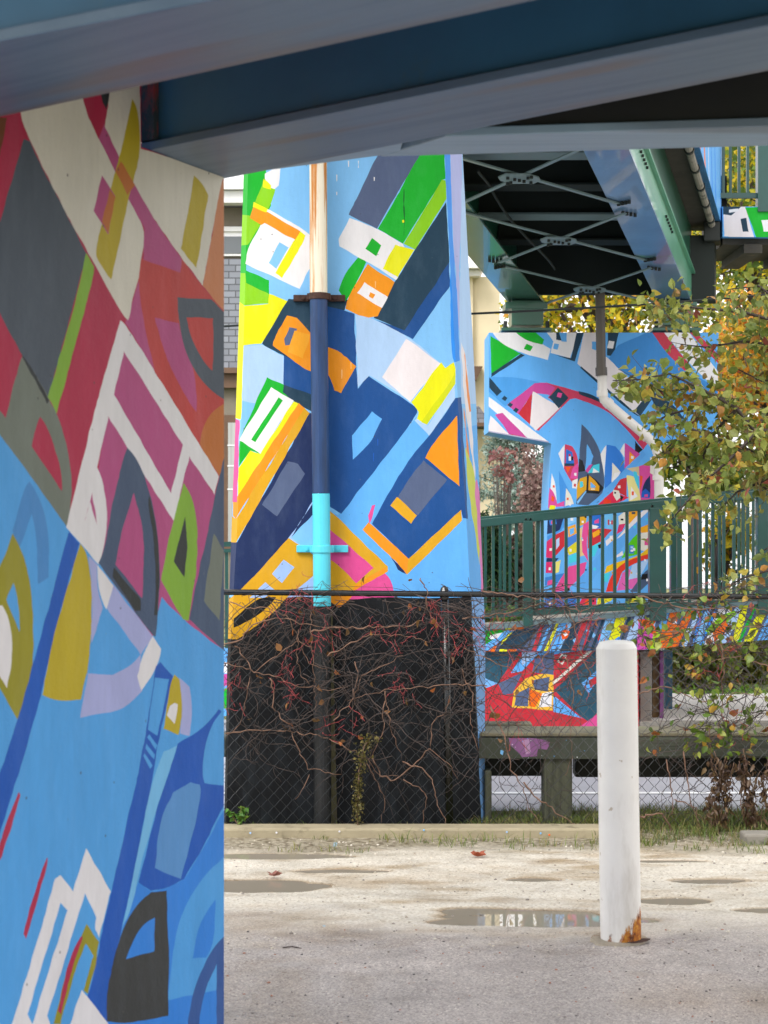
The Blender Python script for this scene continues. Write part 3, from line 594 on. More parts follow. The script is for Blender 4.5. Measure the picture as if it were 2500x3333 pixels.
# ------------------------------------------------------------ far hammerhead pier
YP3 = 17.8
def p3(px, py): return at(px, py, YP3)
e = tr(1500, 900, 1.659); f = tr(1700, 1380, 2.765)
S3 = [
 (e(160,320, 240,370, 325,415, 165,525), GN), (e(325,415, 345,425, 165,542, 165,522), DS),
 (e(160,290, 350,290, 440,365, 485,390, 470,450, 320,410, 215,360), WH), (e(285,290, 395,295, 450,340, 440,367, 350,345), GN), (e(355,362, 390,378, 375,403, 340,390), GN),
 (e(455,290, 640,290, 590,440, 485,412, 500,350), WH), (e(515,290, 570,290, 570,350, 515,340), DS), (e(530,300,572,300,572,352,545,350), SKY2), (e(630,290, 668,290, 615,458, 490,417, 595,440), DS),
 (e(505,360, 530,365, 522,395, 498,388), SKY2),
 (e(668,290, 740,300, 735,400, 800,440, 1000,640, 1030,665, 970,755, 930,725, 740,560, 630,470), WT), (e(708,350, 735,350, 735,400, 708,390), SKY2),
 (e(1000,645, 1030,665, 970,755, 935,725), DS), (e(650,485, 740,560, 930,725, 970,755, 940,748, 735,572, 645,492), DS),
 (e(795,290, 855,290, 825,430, 790,425), DS), (e(800,345, 830,350, 822,388, 790,385), WH),
 (e(850,370, 1030,290, 1190,480, 1390,610, 1390,740, 1180,700, 1000,580, 870,520, 800,440), lin((64,142,216))),
 (e(1000,600, 1150,690, 1200,760, 1180,800, 1060,720), DS),
 (e(1025,290, 1090,290, 1240,480, 1210,510, 1110,410), lin((200,62,84))), (e(1090,290, 1225,290, 1400,530, 1400,620, 1240,480), WH), (e(1225,290, 1260,290, 1400,430, 1400,480), lin((200,62,84))),
 (e(150,542, 290,540, 450,575, 390,600, 320,650, 240,700, 150,620), lin((78,160,232))),
 
 (e(400,575, 460,570, 545,600, 480,640, 390,625, 310,742, 250,692), lin((204,74,156))),
 (e(455,570, 560,598, 700,640, 800,710, 900,800, 1010,900, 985,935, 880,805, 780,715, 620,657, 590,662, 420,832, 403,826, 530,700, 470,652, 510,600), lin((206,62,96))),
 (e(385,630, 375,800, 310,740), RD), (e(390,620, 540,705, 405,832, 373,800), WT),
 (e(525,598, 582,655, 530,712, 475,650), DS), (e(525,625, 548,630, 540,655, 518,648), PK),
 (e(140,640, 475,893, 475,920, 360,880, 140,690), WH), (e(185,745, 225,735, 365,878, 265,870, 250,830), lin((204,74,156))), (e(270,850, 355,868, 365,880, 262,872), RD), (e(160,750, 272,862, 140,860), WT), (e(140,830, 475,890, 475,920, 140,870), lin((170,170,200))),
 (e(155,545, 222,620, 195,645, 155,600), DS), (e(235,642, 252,655, 240,672, 220,660), DS), (e(265,678, 282,690, 270,706, 252,694), DS), (e(297,706, 314,718, 300,736, 282,722), DS),
 (e(635,618, 700,632, 760,668, 792,697, 640,635), DS),
 (f(380,185, 375,400, 325,265), WH), (f(385,180, 450,200, 495,270, 510,400, 495,560, 440,520, 375,400), lin((206,62,96))), (f(395,225, 450,250, 470,350, 465,378, 390,355), lin((40,112,208))),
 (f(418,290, 440,290, 438,330, 418,328), WH), (f(440,290, 460,292, 458,325, 440,328), BK), (f(418,268, 438,270, 436,290, 418,290), RD), (f(380,352, 470,352, 465,378, 380,378), DS), (f(385,380, 440,385, 410,440), lin((240,90,30))), (f(505,350, 500,490, 430,490, 450,400, 480,365), lin((222,80,160))), (f(468,440,490,440,488,465,468,462), WH),
 (f(450,510, 500,490, 490,580, 450,575), WH), (f(465,535, 485,537, 482,565, 465,562), RD),
 (f(535,0, 600,60, 680,190, 720,310, 742,480, 735,580, 690,700, 590,735, 485,720, 500,500, 520,200), ST), (f(583,180, 610,220, 640,290, 620,370, 565,425), SKY2), (f(510,310, 545,330, 570,420, 505,430), BK),
 (f(695,355, 695,435, 590,440, 640,370), CY_), (f(640,395, 692,432, 632,440), WH), (f(568,420, 600,370, 635,360, 592,440), lin((204,74,156))),
 (f(490,560, 520,490, 580,470, 585,580, 490,680), GD), (f(520,515,545,515,550,560,520,575), CY_), (f(585,448, 660,495, 735,575, 690,628, 575,620), BK), (f(600,460, 650,500, 695,560, 690,602, 595,595), lin((224,158,20))), (f(615,520, 660,560, 655,572, 615,572), SKY2), (f(618,580,655,580,655,590,618,590), CRM),
 (f(490,700, 570,600, 578,608, 500,720), SKY),
 (f(1080,240, 1115,270, 1040,360, 690,705, 590,738, 700,640, 900,430), lin((94,170,242))),
 (f(755,190, 740,480, 705,270), WH), (f(762,185, 840,200, 900,270, 928,400, 745,580, 740,470), lin((48,126,220))), (f(810,345, 885,430, 870,465, 805,525), CRM), (f(830,440,885,430,870,465,805,525), WH),
 (f(920,170, 920,300, 880,240), WH), (f(925,170, 1062,270, 920,402), lin((204,74,156))), (f(965,245, 1020,300, 960,370), lin((244,150,20))), (f(980,285, 1005,290, 1000,315, 978,310), WH), (f(1015,150, 1085,230, 1050,260, 1015,240), BK),
 (f(1050,380, 1150,340, 1200,560, 1200,700, 1060,700), lin((222,80,160))), (f(1060,460,1085,470,1075,560,1060,600), lin((240,90,30))), (f(1150,300, 1200,290, 1200,470, 1150,440), CRM), (f(940,400, 1050,380, 1055,470, 1000,430), lin((210,190,150))), (f(940,460, 1000,470, 1050,560, 1068,700, 960,700), lin((236,226,150))), (f(980,560, 1040,650, 970,690), WH), (f(985,605, 1005,605, 1005,640, 985,640), lin((240,90,30))), (f(1000,420, 1030,430, 1052,540, 1050,590, 1010,500), CY_),
 (f(1070,660, 1075,600, 1100,520, 1150,460, 1155,570, 1150,660), NV), (f(1075,610, 1110,580, 1150,620, 1145,665, 1072,660), BD), (f(1100,635, 1130,630, 1130,655, 1100,655), PK),
 (f(880,500, 940,480, 940,655, 820,592), RD), (f(860,555,882,550,885,575,862,578), WH), (f(820,600, 900,640, 960,660, 880,705, 740,720, 680,725, 760,650), lin((222,40,80))), (f(818,590, 870,600, 885,660, 850,690, 820,640), CRM), (f(828,608,845,610,842,628,828,625), BK), (f(880,640,915,655,885,700), BK), (f(740,660, 800,690, 780,780, 720,770), lin((240,60,30))),
 (f(265,440, 300,540, 310,690, 250,600), WH), (f(275,550,292,550,292,572,275,570), lin((240,90,30))), (f(330,420, 400,560, 440,640, 470,720, 380,760, 340,700), lin((70,150,230))), (f(395,575, 440,640, 465,720, 385,740), CRM), (f(400,662,418,662,418,684,400,682), lin((240,90,30))), (f(415,690,440,700,438,735,415,730), WH), (f(245,570, 290,620, 318,735, 225,760), lin((222,80,160))), (f(265,640,290,660,285,700,260,690), lin((240,90,30))), (f(310,720,380,690,380,740,300,745), lin((222,80,160))), (f(250,730, 300,735, 290,780, 240,780), YE),
 (f(220,850, 240,820, 385,820, 380,900, 350,960, 220,990), NV), (f(240,850,300,830,310,900,250,910), lin((48,126,220))), (f(260,870,285,870,285,900,260,900), PK), (f(380,820,490,800,480,880,400,910), SKY), (f(435,845,460,845,458,870,435,868), WH), (f(380,820,400,905,330,975,300,1000,230,1060,225,1010,340,950), lin((70,150,230))),
 (f(300,995, 380,955, 390,1090, 300,1185), RD), (f(305,1040,335,1020,335,1090,305,1130), PALE), (f(215,1060, 270,1020, 275,1205, 210,1200), lin((222,50,110))), (f(245,1118,268,1115,268,1138,245,1142), WH), (f(500,790,590,790,570,900,510,920), GD), (f(560,825,580,828,578,845,560,842), BK), (f(535,870,555,870,553,890,535,888), WH),
 (f(410,925, 480,900, 492,980, 415,1030), lin((244,170,30))), (f(425,945,470,930,465,980,430,1000), SKY2), (f(390,1030,500,980,500,1090,400,1170), lin((70,130,220))), (f(400,1120,500,1050,500,1150,420,1180), lin((222,210,40))), (f(420,1190, 500,1150, 510,1230, 415,1260), CY_), (f(500,950,545,920,530,1050,560,1180,500,1200), lin((226,196,140))),
 (f(550,900, 620,860, 575,1050, 595,1240, 540,1150, 535,1000), PK), (f(610,800,720,800,740,930,600,950), lin((40,112,208))), (f(650,870,690,850,690,890,650,895), PK), (f(630,905,690,920,660,945,630,940), WH), (f(590,950, 720,935, 810,950, 700,1070, 590,1120), RD), (f(630,980, 690,945, 710,990, 640,1025), lin((244,170,30))), (f(610,1110, 700,1060, 650,1190, 590,1190), CY_), (f(680,1090,740,1060,730,1110,690,1120), BK),
 (f(740,820,850,790,865,940,760,940), lin((110,190,240))), (f(770,860,785,860,785,910,770,905), RD), (f(800,865,815,865,815,905,800,905), RD), (f(865,830,930,780,925,900,870,905), CRM), (f(885,850,912,852,910,868,886,866), BK), (f(870,905,930,895,900,960,850,990), lin((222,50,110))), (f(750,1050,830,990,820,1050,760,1100), WT), (f(960,760,1040,760,1030,860,960,920), lin((244,170,30))), (f(985,790,1018,790,1015,810,985,810), DS),
 (f(1140,750, 1200,740, 1200,860, 740,1250, 560,1510, 510,1510, 520,1350, 800,1060), lin((94,170,242))), (f(1050,800,1140,750,1140,780,880,1020,850,1030), WT),
 (f(960,1060, 1040,980, 1045,1170, 890,1210), lin((90,200,20))), (f(960,1090, 1005,1090, 1005,1165, 960,1165), lin((60,130,210))), (f(975,1100,1000,1100,998,1118,975,1118), PALE), (f(975,1130,1000,1130,998,1148,975,1148), WH),
 (f(1040,1000, 1140,950, 1140,1150, 1045,1130), CRM), (f(1060,930,1140,900,1140,970,1070,980), lin((244,170,30))), (f(1100,1040,1140,1020,1140,1090,1100,1090), PK), (f(850,1180, 900,1140, 910,1180, 850,1200), WT),
 (f(860,1240, 1040,1190, 1140,1110, 1140,1180, 900,1280, 740,1345, 760,1280), lin((240,190,20))), (f(850,1300, 940,1230, 1140,1165, 1140,1210, 990,1260, 900,1330, 830,1510, 750,1510, 790,1380), lin((226,56,40))),
 (f(735,1350,790,1330,770,1420,735,1420), CY_), (f(900,1340, 960,1300, 1050,1400, 1000,1480, 850,1500), lin((226,100,180))), (f(990,1270, 1140,1220, 1060,1380, 955,1400), PALE), (f(1080,1350, 1140,1300, 1140,1430, 1050,1510, 970,1510), ST), (f(1075,1350,1130,1345,1130,1400,1070,1400), BK),
 (f(420,1280, 580,1240, 560,1330, 400,1500, 290,1510, 310,1450), PK), (f(205,1380, 380,1340, 300,1450, 200,1450), lin((60,130,210))), (f(220,1205, 330,1205, 300,1240, 215,1240), NV), (f(215,1240,270,1240,270,1340,210,1340), lin((222,50,110))), (f(238,1290,258,1288,258,1315,238,1315), WH), (f(300,1240, 350,1220, 330,1330, 295,1345), lin((236,226,120))), (f(230,1410,270,1400,270,1445,225,1450), PK),
 (f(190,1560, 520,1550, 450,1660, 190,1780), lin((50,122,214))), (f(540,1560, 665,1550, 665,1740, 440,1740), lin((222,50,90))), (f(560,1600,600,1560,640,1640,570,1650), lin((240,90,30))), (f(680,1560, 820,1560, 800,1590, 670,1645), lin((236,226,30))), (f(950,1580,1050,1550,1040,1600,960,1610), lin((236,226,30))), (f(665,1640, 1150,1640, 1150,1720, 660,1740), ST),
 (f(1185,300, 1215,300, 1300,1900, 1240,1900), lin((36,92,170))),
]
rr = random.Random(11)
for k in range(34):                               # small painted windows among the figures
    x = rr.uniform(1785, 2110); y = rr.uniform(1640, 2010); s = rr.uniform(4, 8)
    S3.append(([(x,y),(x+s,y+rr.uniform(-1,1)),(x+s,y+s*1.2),(x,y+s*1.2)], rr.choice([WH, WH, RD, BK, CY_, GD])))
out3 = e(152,302, 1392,302, 1385,850)+[(2168,1432)]+f(1190,300, 1210,900, 1290,2200, 180,2200, 205,1400, 245,480, 262,180)+e(478,897, 150,838)
p3mb = mural(out3[::-1], S3, p3, (0,.8,0), SKY2, step=9, amp=.9)
pier3 = wall_obj('bridge_pier', p3mb, PAINT_FAR, SKY2)
tag(pier3, 'farthest pier with a wide T shaped head and a busy colourful stem', 'pier')
# its rain pipe
m_pvc = mat('white_pvc', lin((226,220,214)), .4, .12, 5, .1); m_pipe_d = mat('grey_brown_pipe', lin((88,80,74)), .5, .2, 5)
dp = thing('drainpipe', 'rain pipe on the far pier, dark above and white below, bending to the right', 'drainpipe', (at(1958,2100,17.6).x, 17.6, 0))
YD = 17.62; tb = lambda pts, r: MB().tube([at(x, y, YD) for x, y in pts], r, 14)
obj('upper_pipe', tb([(1953,945),(1957,1205)], .046), m_pipe_d, dp); obj('coupling', tb([(1957,1196),(1958,1222)], .056), m_pipe_d, dp)
obj('lower_pipe', tb([(1960,1222),(1961,1285),(1966,1300),(1985,1318),(2095,1412),(2122,1436),(2134,1452),(2142,1480),(2145,1540),(2147,2300)], .046), m_pvc, dp, smooth=True)
for q in ([(1960,1270),(1961,1290)], [(1974,1306),(1986,1318)], [(2094,1411),(2108,1424)], [(2142,1546),(2142,1562)]): obj('collar', tb(q, .053), m_pvc, dp)

# ------------------------------------------------------------ landing at the right end of the green bridge
YL = 18.0
land = thing('bridge_landing', 'concrete landing at the upper right with a green and white painted edge and railing', 'bridge landing', (at(2480,775,YL).x, YL, 0))
zt, zb = at(0,672,YL).z, at(0,774,YL).z; xl = at(2352,0,YL).x
g_ = tr(1250, 0, 1.327)
Sl = [(g_(1465,890, 1560,890, 1600,1030, 1560,1030, 1470,1020), WT), (g_(1465,890, 1545,890, 1500,930, 1465,925), DS), (g_(1560,895, 1800,895, 1800,1030, 1610,1030), GN), (g_(1540,945, 1565,940, 1575,1000, 1550,1000), DS), (g_(1630,950, 1700,945, 1700,1000, 1640,1000), WH), (g_(1490,905,1530,900,1530,912,1490,918), WH)]
ol = [(2352,672),(2750,672),(2750,774),(2352,770)]
wall_obj('fascia', mural(ol, Sl, lambda x, y: at(x, y, YL), (0,.1,0), SKY2, step=9, amp=.8), PAINT_FAR, SKY2, land)
xr = at(2750,0,YL).x
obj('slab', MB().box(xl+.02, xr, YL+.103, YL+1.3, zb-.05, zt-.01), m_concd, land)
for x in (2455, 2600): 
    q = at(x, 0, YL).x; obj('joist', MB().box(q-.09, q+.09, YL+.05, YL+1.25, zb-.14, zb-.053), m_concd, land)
obj('end_wall', MB().box(xl-.06, xl+.07, YL+.15, YL+.3, zt-.01, zt+.33), PAINT_FAR, land)
me = land.children[-1].data; paint_attr(me, [None]*len(me.polygons), lin((200,70,90)))
m_rail = mat('dark_green_railing_paint', lin((24,74,68)), .35, .2, 6, .12, 40, coat=.25)
rl = thing('railing', 'dark green railing on the upper right landing, high against the yellow leaves', 'railing', (xl+.4, YL+.05, zt))
rx = [at(x,0,YL).x for x in (2358, 2381, 2409, 2437)]
for x in rx: obj('baluster', MB().box(x-.013, x+.013, YL+.04, YL+.066, zt+.14, zt+1.2), m_rail, rl)
obj('bottom_rail', MB().box(rx[0]-.04, xr, YL+.03, YL+.075, zt+.09, zt+.14), m_rail, rl)
obj('handrail', MB().box(rx[0]-.04, xr, YL+.02, YL+.085, zt+1.2, zt+1.25), m_rail, rl)
obj('post', MB().box(at(2466,0,YL).x, at(2504,0,YL).x, YL-.02, YL+.1, zt-.05, zt+1.25), m_rail, rl)
for x in range(2530, 2750, 28):
    q = at(x,0,YL).x; obj('baluster', MB().box(q-.013, q+.013, YL+.04, YL+.066, zt+.14, zt+1.2), m_rail, rl)
for s, (x, y) in (('landing_post', (2680, 0)),):
    q = at(x, 0, YL+1.0).x; obj('column', MB().box(q-.2, q+.2, YL+.8, YL+1.2, -.1, zb-.05), m_conc, land)
# ------------------------------------------------------------ low ramp with painted edge
YR = 14.8
rp = thing('ramp', 'low concrete ramp with striped painted edge and a red and teal end wall', 'ramp', (at(2000,2375,YR).x, YR, 0))
rr = random.Random(3)
brights = [RD, WH, BLU, SKY2, lin((240,110,20)), GN, NV, DS, DS, SL, SKY, lin((204,74,156)), SL, WH, BD, BLU, PALE, SKY2, YE]
h5 = tr(1500, 1600, 1.659)
SB = []
x = 1560
while x < 2760:                                   # slanting stripes and blocks of the painted band
    wd = rr.uniform(6, 34); s = rr.uniform(50, 95); col_ = rr.choice(brights)
    SB.append(([(x-s*.35,2140),(x+wd-s*.35,2140),(x+wd+s*.75,1925),(x+s*.75,1925)], col_))
    for k in range(2):
        if rr.random() < .5:
            t = rr.uniform(.15,.85); yy = 2125-t*130; xx = x+t*s*.7; q = rr.uniform(8, 20)
            SB.append(([(xx,yy),(xx+q*.8,yy-q*.5),(xx+q*1.3,yy+q*.35),(xx+q*.45,yy+q*.8)], rr.choice(brights)))
    x += wd+rr.uniform(0, 16)
SB += [(h5(120,750, 250,745, 130,835), GN), (h5(120,835, 250,745, 290,745, 150,860, 120,860), SKY2), (h5(160,775,225,760,200,790,150,800), WH), (h5(290,745,420,740,330,850,200,850), DS),
       (h5(540,765, 560,740, 590,755, 575,790, 548,800), lin((240,90,20))), (h5(552,768,568,758,578,772,562,782), WH),
       (h5(960,690, 1030,680, 1050,760, 1000,860, 950,860), lin((222,80,180))), (h5(950,690,1060,690,1040,720,1100,800,1010,760), lin((240,100,20))),
       (h5(1080,860, 1070,760, 1120,710, 1200,720, 1190,770, 1130,790, 1110,860), lin((240,110,20))), (h5(1020,850,1040,770,1080,740,1080,850), lin((170,210,30))),
       (h5(1320,750,1400,670,1480,640,1490,660,1400,740,1330,760), LM), (h5(1360,760,1430,690,1450,740,1400,790,1370,810), lin((240,110,20)))]
topb = [(1540,2054),(2072,2004),(2500,1962),(2760,1936)]; botb = [(2760,2062),(2500,2082),(2078,2115),(1540,2121)]
wall_obj('painted_edge', mural(topb+botb, SB, lambda x, y: at(x, y, YR), (0,.1,0), SL, step=18, amp=1), PAINT_FAR, SL, rp)
m_cap = mat('grey_green_cap', lin((96,116,120)), .8, .2, 5)
mb = MB(); mb2 = MB()
for (x0, y0), (x1, y1) in zip(topb, topb[1:]):
    A_, B_ = at(x0,y0,YR), at(x1,y1,YR)
    mb.hexa([A_+Vector((0,-.03,-.0)), B_+Vector((0,-.03,0)), B_+Vector((0,.25,0)), A_+Vector((0,.25,0)), A_+Vector((0,-.03,.03)), B_+Vector((0,-.03,.03)), B_+Vector((0,.25,.03)), A_+Vector((0,.25,.03))])
    mb2.hexa([A_+Vector((0,.104,-.14)), B_+Vector((0,.104,-.14)), B_+Vector((0,1.6,-.14)), A_+Vector((0,1.6,-.14)), A_+Vector((0,.104,-.012)), B_+Vector((0,.104,-.012)), B_+Vector((0,1.6,-.012)), A_+Vector((0,1.6,-.012))])
obj('edge_cap', mb, m_cap, rp); obj('deck', mb2, m_conc, rp)
G6 = tr(1500, 2100, 1.659)
SW = [(G6(60,30, 330,20, 200,205, 60,170), TEAL), (G6(270,150, 330,60, 500,10, 740,-20, 740,20, 560,40, 400,70, 330,140), SKY2), (G6(400,60, 505,35, 500,160, 385,145), SL), (G6(330,20,420,10,400,60,330,110), PALE),
      (G6(200,205,330,150,280,260,230,270), SL), (G6(740,0, 760,0, 760,340, 690,412, 640,380, 505,240, 730,30), TEAL), (G6(500,270, 640,385, 660,395, 500,360), SKY2), (G6(650,205, 740,130, 740,190, 690,260), SKY2), (G6(690,190,740,160,740,200,700,230), RD),
      (G6(275,335, 285,250, 350,180, 440,150, 502,160, 497,352), lin((244,190,60))), (G6(290,325, 300,260, 372,225, 362,330), SL), (G6(385,190, 480,170, 470,250, 400,240), SL), (G6(370,235, 440,262, 400,335, 368,328), lin((244,110,20))), (G6(440,260, 492,250, 490,330, 420,335), WH),
      (G6(640,440, 740,370, 760,370, 760,460, 650,470), PK), (G6(60,120,130,180,200,205,140,230,60,200), lin((120,180,240)))]
for k in range(9):                                # cream rungs of the painted ladder
    u = k/9; x0, y0 = 505+u*190, 190-u*165
    SW.append((G6(x0, y0, x0+26, y0-22, x0+36, y0-12, x0+12, y0+10), CRM))
SW.append((G6(520,90, 545,45, 575,50, 550,105), CRM)); SW.append((G6(530,88,547,58,565,62,547,95), RD)); SW.append((G6(700,12,715,-5,500,215,495,200), CRM))
ow = [(1545,2122),(2078,2116),(2080,2398),(1545,2398)]
wall_obj('end_wall', mural(ow, SW, lambda x, y: at(x, y, YR+.06), (0,.5,0), RD, step=14, amp=1.2), PAINT_FAR, RD, rp)
for x0, x1, Y0, mm in ((2084,2122,15.0,m_conc),(2124,2161,15.25,mat('ochre_post_paint', lin((120,92,54)), .7, .4, 8)),(2166,2189,15.9,mat('teal_post_paint', lin((50,100,130)), .6, .3, 8)),(2148,2160,15.2,mat('violet_post_edge', lin((150,84,150)), .7, .4, 8))):
    obj('column', MB().box(at(x0,0,Y0).x, at(x1,0,Y0).x, Y0, Y0+.2, -.02, at(0,2112,Y0).z-.02), mm, rp, bev=.004)

def railing(label, Y, x0, x1, posts, xs, dz=0, dy=0):
    r0 = thing('railing', label, 'railing', (at(2000,2000,Y).x, Y, at(2000,2000,Y).z))
    ht = lambda x: 1690-(x-1560)*.104; lb = lambda x: 1997-(x-1700)*.056
    P = lambda x, y: at(x, y+dy, Y)
    obj('handrail', MB().hexa([P(x0,ht(x0)+26)+Vector((0,-.045,0)), P(x1,ht(x1)+26)+Vector((0,-.045,0)), P(x1,ht(x1)+26)+Vector((0,.045,0)), P(x0,ht(x0)+26)+Vector((0,.045,0)),
                               P(x0,ht(x0))+Vector((0,-.045,0)), P(x1,ht(x1))+Vector((0,-.045,0)), P(x1,ht(x1))+Vector((0,.045,0)), P(x0,ht(x0))+Vector((0,.045,0))]), m_rail, r0, bev=.006)
    obj('bottom_rail', MB().hexa([P(x0,lb(x0)+8)+Vector((0,-.02,0)), P(x1,lb(x1)+8)+Vector((0,-.02,0)), P(x1,lb(x1)+8)+Vector((0,.02,0)), P(x0,lb(x0)+8)+Vector((0,.02,0)),
                               P(x0,lb(x0)-8)+Vector((0,-.02,0)), P(x1,lb(x1)-8)+Vector((0,-.02,0)), P(x1,lb(x1)-8)+Vector((0,.02,0)), P(x0,lb(x0)-8)+Vector((0,.02,0))]), m_rail, r0)
    for x in xs:
        a_, b_ = P(x, ht(x)+26), P(x, lb(x)-8); obj('baluster', MB().box(a_.x-.0125, a_.x+.0125, Y-.012, Y+.012, b_.z, a_.z), m_rail, r0)
    for xa, xb in posts:
        t_, b_ = P(xa, ht(xa)+(20)), P(xa, lb(xa)+45)
        po = obj('post', MB().box(t_.x, P(xb,0).x, Y-.06, Y+.05, b_.z, t_.z), m_rail, r0, bev=.004)
        if xb-xa > 25:
            mb = MB()
            for k in range(2):
                for s in (8, xb-xa-8):
                    q = P(xa+s, ht(xa)+14); mb.tube([q+Vector((0,-.045,0)), q+Vector((0,-.056,0))], .009, 6)
            obj('bolt', mb, m_pvc, po)
railing('dark green railing on the painted front edge of the low ramp', YR+.02, 1540, 2700, [(1702,1733),(2112,2166),(2462,2496)],
        [1566,1605,1642,1681,1752,1765]+[1803+39.6*k for k in range(8)]+[2208,2244,2279,2320,2356,2389,2419,2434,2530,2568,2606])
railing('dark green railing on the rear side of the ramp, partly hidden by the nearer one', YR+1.5, 1560, 2700, [(1708,1722),(1742,1756),(2181,2217)], [1580,1628,1660,2262,2300,2342,2405,2452,2516,2560], dy=-8)
# railing glimpsed left of the middle pier
r3 = thing('railing', 'short stretch of green railing glimpsed left of the middle pier', 'railing', (at(735,2100,YR).x, YR, 0))
for y0, y1 in ((1762,1778),(1785,1797),): obj('handrail', MB().hexa([at(500,y1+8,YR), at(765,y1,YR), at(765,y1,YR+.06), at(500,y1+8,YR+.06), at(500,y0+8,YR), at(765,y0,YR), at(765,y0,YR+.06), at(500,y0+8,YR+.06)]), m_rail, r3)
for x in (600,640,680,720,737,756): 
    q = at(x,0,YR).x; obj('baluster', MB().box(q-.013,q+.013,YR+.02,YR+.045,at(0,2110,YR).z,at(0,1790,YR).z), m_rail, r3)
wl = wall_obj('painted_wall', mural([(500,2118),(770,2112),(770,2330),(500,2330)], [([(700,2200),(760,2190),(760,2225),(700,2240)], lin((204,74,156))),([(690,2250),(780,2230),(780,2300),(690,2310)], GN),([(690,2150),(780,2160),(780,2190),(690,2190)], WH)], lambda x, y: at(x,y,YR), (0,.2,0), SKY2), PAINT_FAR, SKY2)
tag(wl, 'sliver of low painted wall showing left of the middle pier', 'wall')

# ------------------------------------------------------------ timber guardrail by the road
m_wood = mat('dark_wet_timber', lin((84,88,74)), .75, .5, 3, .6, 30, .006, stretch=(.25,1,6), dirt=lin((44,46,38)), dirt_scale=4, dirt_th=.5)
m_woodtop = mat('mossy_timber_top', lin((140,132,108)), .9, .45, 6, .5, 40, dirt=lin((96,110,60)), dirt_scale=6, dirt_th=.58)
m_dwood = mat('shaded_timber', lin((36,36,28)), .8, .5, 5, .5)  # rear timber blackened: shade under the rail put into its colour
gu = thing('guardrail', 'heavy dark timber guardrail on square posts between the fence and the road', 'guardrail', (2.2, 10.4, 0))
YG = 10.32; Xg = lambda x: at(x,0,YG).x
sp = [([(1655,2400),(1700,2396),(1745,2402),(1790,2415),(1780,2440),(1752,2436),(1748,2462),(1700,2464),(1688,2448),(1662,2428)], lin((150,100,150))),
      ([(1700,2410),(1722,2405),(1728,2450),(1712,2455)], lin((190,150,190))), ([(1630,2440),(1640,2444),(1636,2458),(1628,2452)], SKY), ([(1612,2397),(1620,2399),(1618,2404)], SKY)]
for k in range(26):
    x, y = rng.uniform(1590,1930), rng.uniform(2402,2466); s = rng.uniform(1.2,3.5); sp.append(([(x,y),(x+s,y+.5),(x+s*.8,y+s),(x,y+s*.8)], [SKY2, WH, DS][k%3]))
wdcol = lin((74,78,66))
mbw = mural([(1560,2402),(1944,2402),(1944,2470),(1560,2468)], sp, lambda x, y: at(x,y,YG), (0,.3,0), wdcol, step=12, amp=1.5)
wall_obj('beam', mbw, PAINT, wdcol, gu)
obj('beam', MB().box(Xg(1948), Xg(3100), YG, YG+.3, at(0,2468,YG).z, at(0,2400,YG).z), m_wood, gu, bev=.012)
obj('beam', MB().box(Xg(560), Xg(900), YG+.05, YG+.3, at(0,2468,YG).z, at(0,2400,YG).z), m_wood, gu, bev=.012)
obj('top_board', MB().box(Xg(1562), Xg(3100), YG+.02, YG+.36, at(0,2400,YG).z+.002, at(0,2400,YG).z+.022), m_woodtop, gu, bev=.006)
obj('top_board', MB().box(Xg(1562), at(1730,0,YG+.5).x, YG+.42, YG+.56, .3, at(0,2353,YG+.45).z), m_woodtop, gu, bev=.01)
obj('rear_beam', MB().box(Xg(1562), at(1768,0,10.6).x, 10.6, 10.75, at(0,2526,10.6).z, .40), m_dwood, gu, bev=.01)
obj('rear_beam', MB().box(at(1872,0,10.6).x, Xg(3100), 10.6, 10.75, at(0,2530,10.6).z, .40), m_dwood, gu, bev=.01)
m_post = mat('grey_green_post', lin((92,94,76)), .85, .5, 4, .7, 40, .006, stretch=(5,5,.3), dirt=lin((52,54,42)), dirt_scale=5, dirt_th=.5)
for xa, xb in ((1770,1862),(1578,1600),(2560,2650)):
    obj('post', MB().box(at(xa,0,10.36).x, at(xb,0,10.36).x, 10.34, 10.54, -.02, at(0,2402,10.36).z-.025 if xa != 1578 else .3), m_post, gu, bev=.01)

# ------------------------------------------------------------ chain link fence
YFN = 10.08
m_wire = mat('black_vinyl_wire', lin((34,36,38)), .3, .2, 9, 0, spec=.7)
m_rail2 = mat('black_wet_rail', lin((18,20,22)), .22, .3, 9, .1, spec=.7)
fe = thing('chain_link_fence', 'black chain link fence with round top rail, overgrown with bare vines', 'fence', (.8, YFN, 0))
zr = lambda X: 1.312-.0085*(X+.9)
X0, X1 = -2.4, 4.2
obj('top_rail', MB().tube([(x, YFN, zr(x)) for x in np.linspace(X0, X1, 14)], .0165, 12), m_rail2, fe, smooth=True)
m = MB(); p = .0705; h2 = p/2
nc_ = int((X1-X0)/h2)
for i in range(nc_):
    x = X0+i*h2; pts = []; k = 0; z = .035; ztop = zr(x)-.05
    while z < ztop:
        s = (k+i) % 2
        wav = .006*math.sin(x*5+z*3)
        pts.append((x+(h2*.94 if s else .06*h2)+.002*math.sin(z*9+i), YFN-.018+(.0022 if s else -.0022)+wav*.6, z)); z += h2*1.02; k += 1
    s = (k+i) % 2
    m.tube(pts, .0019, 5, caps=False)
obj('mesh', m, m_wire, fe)
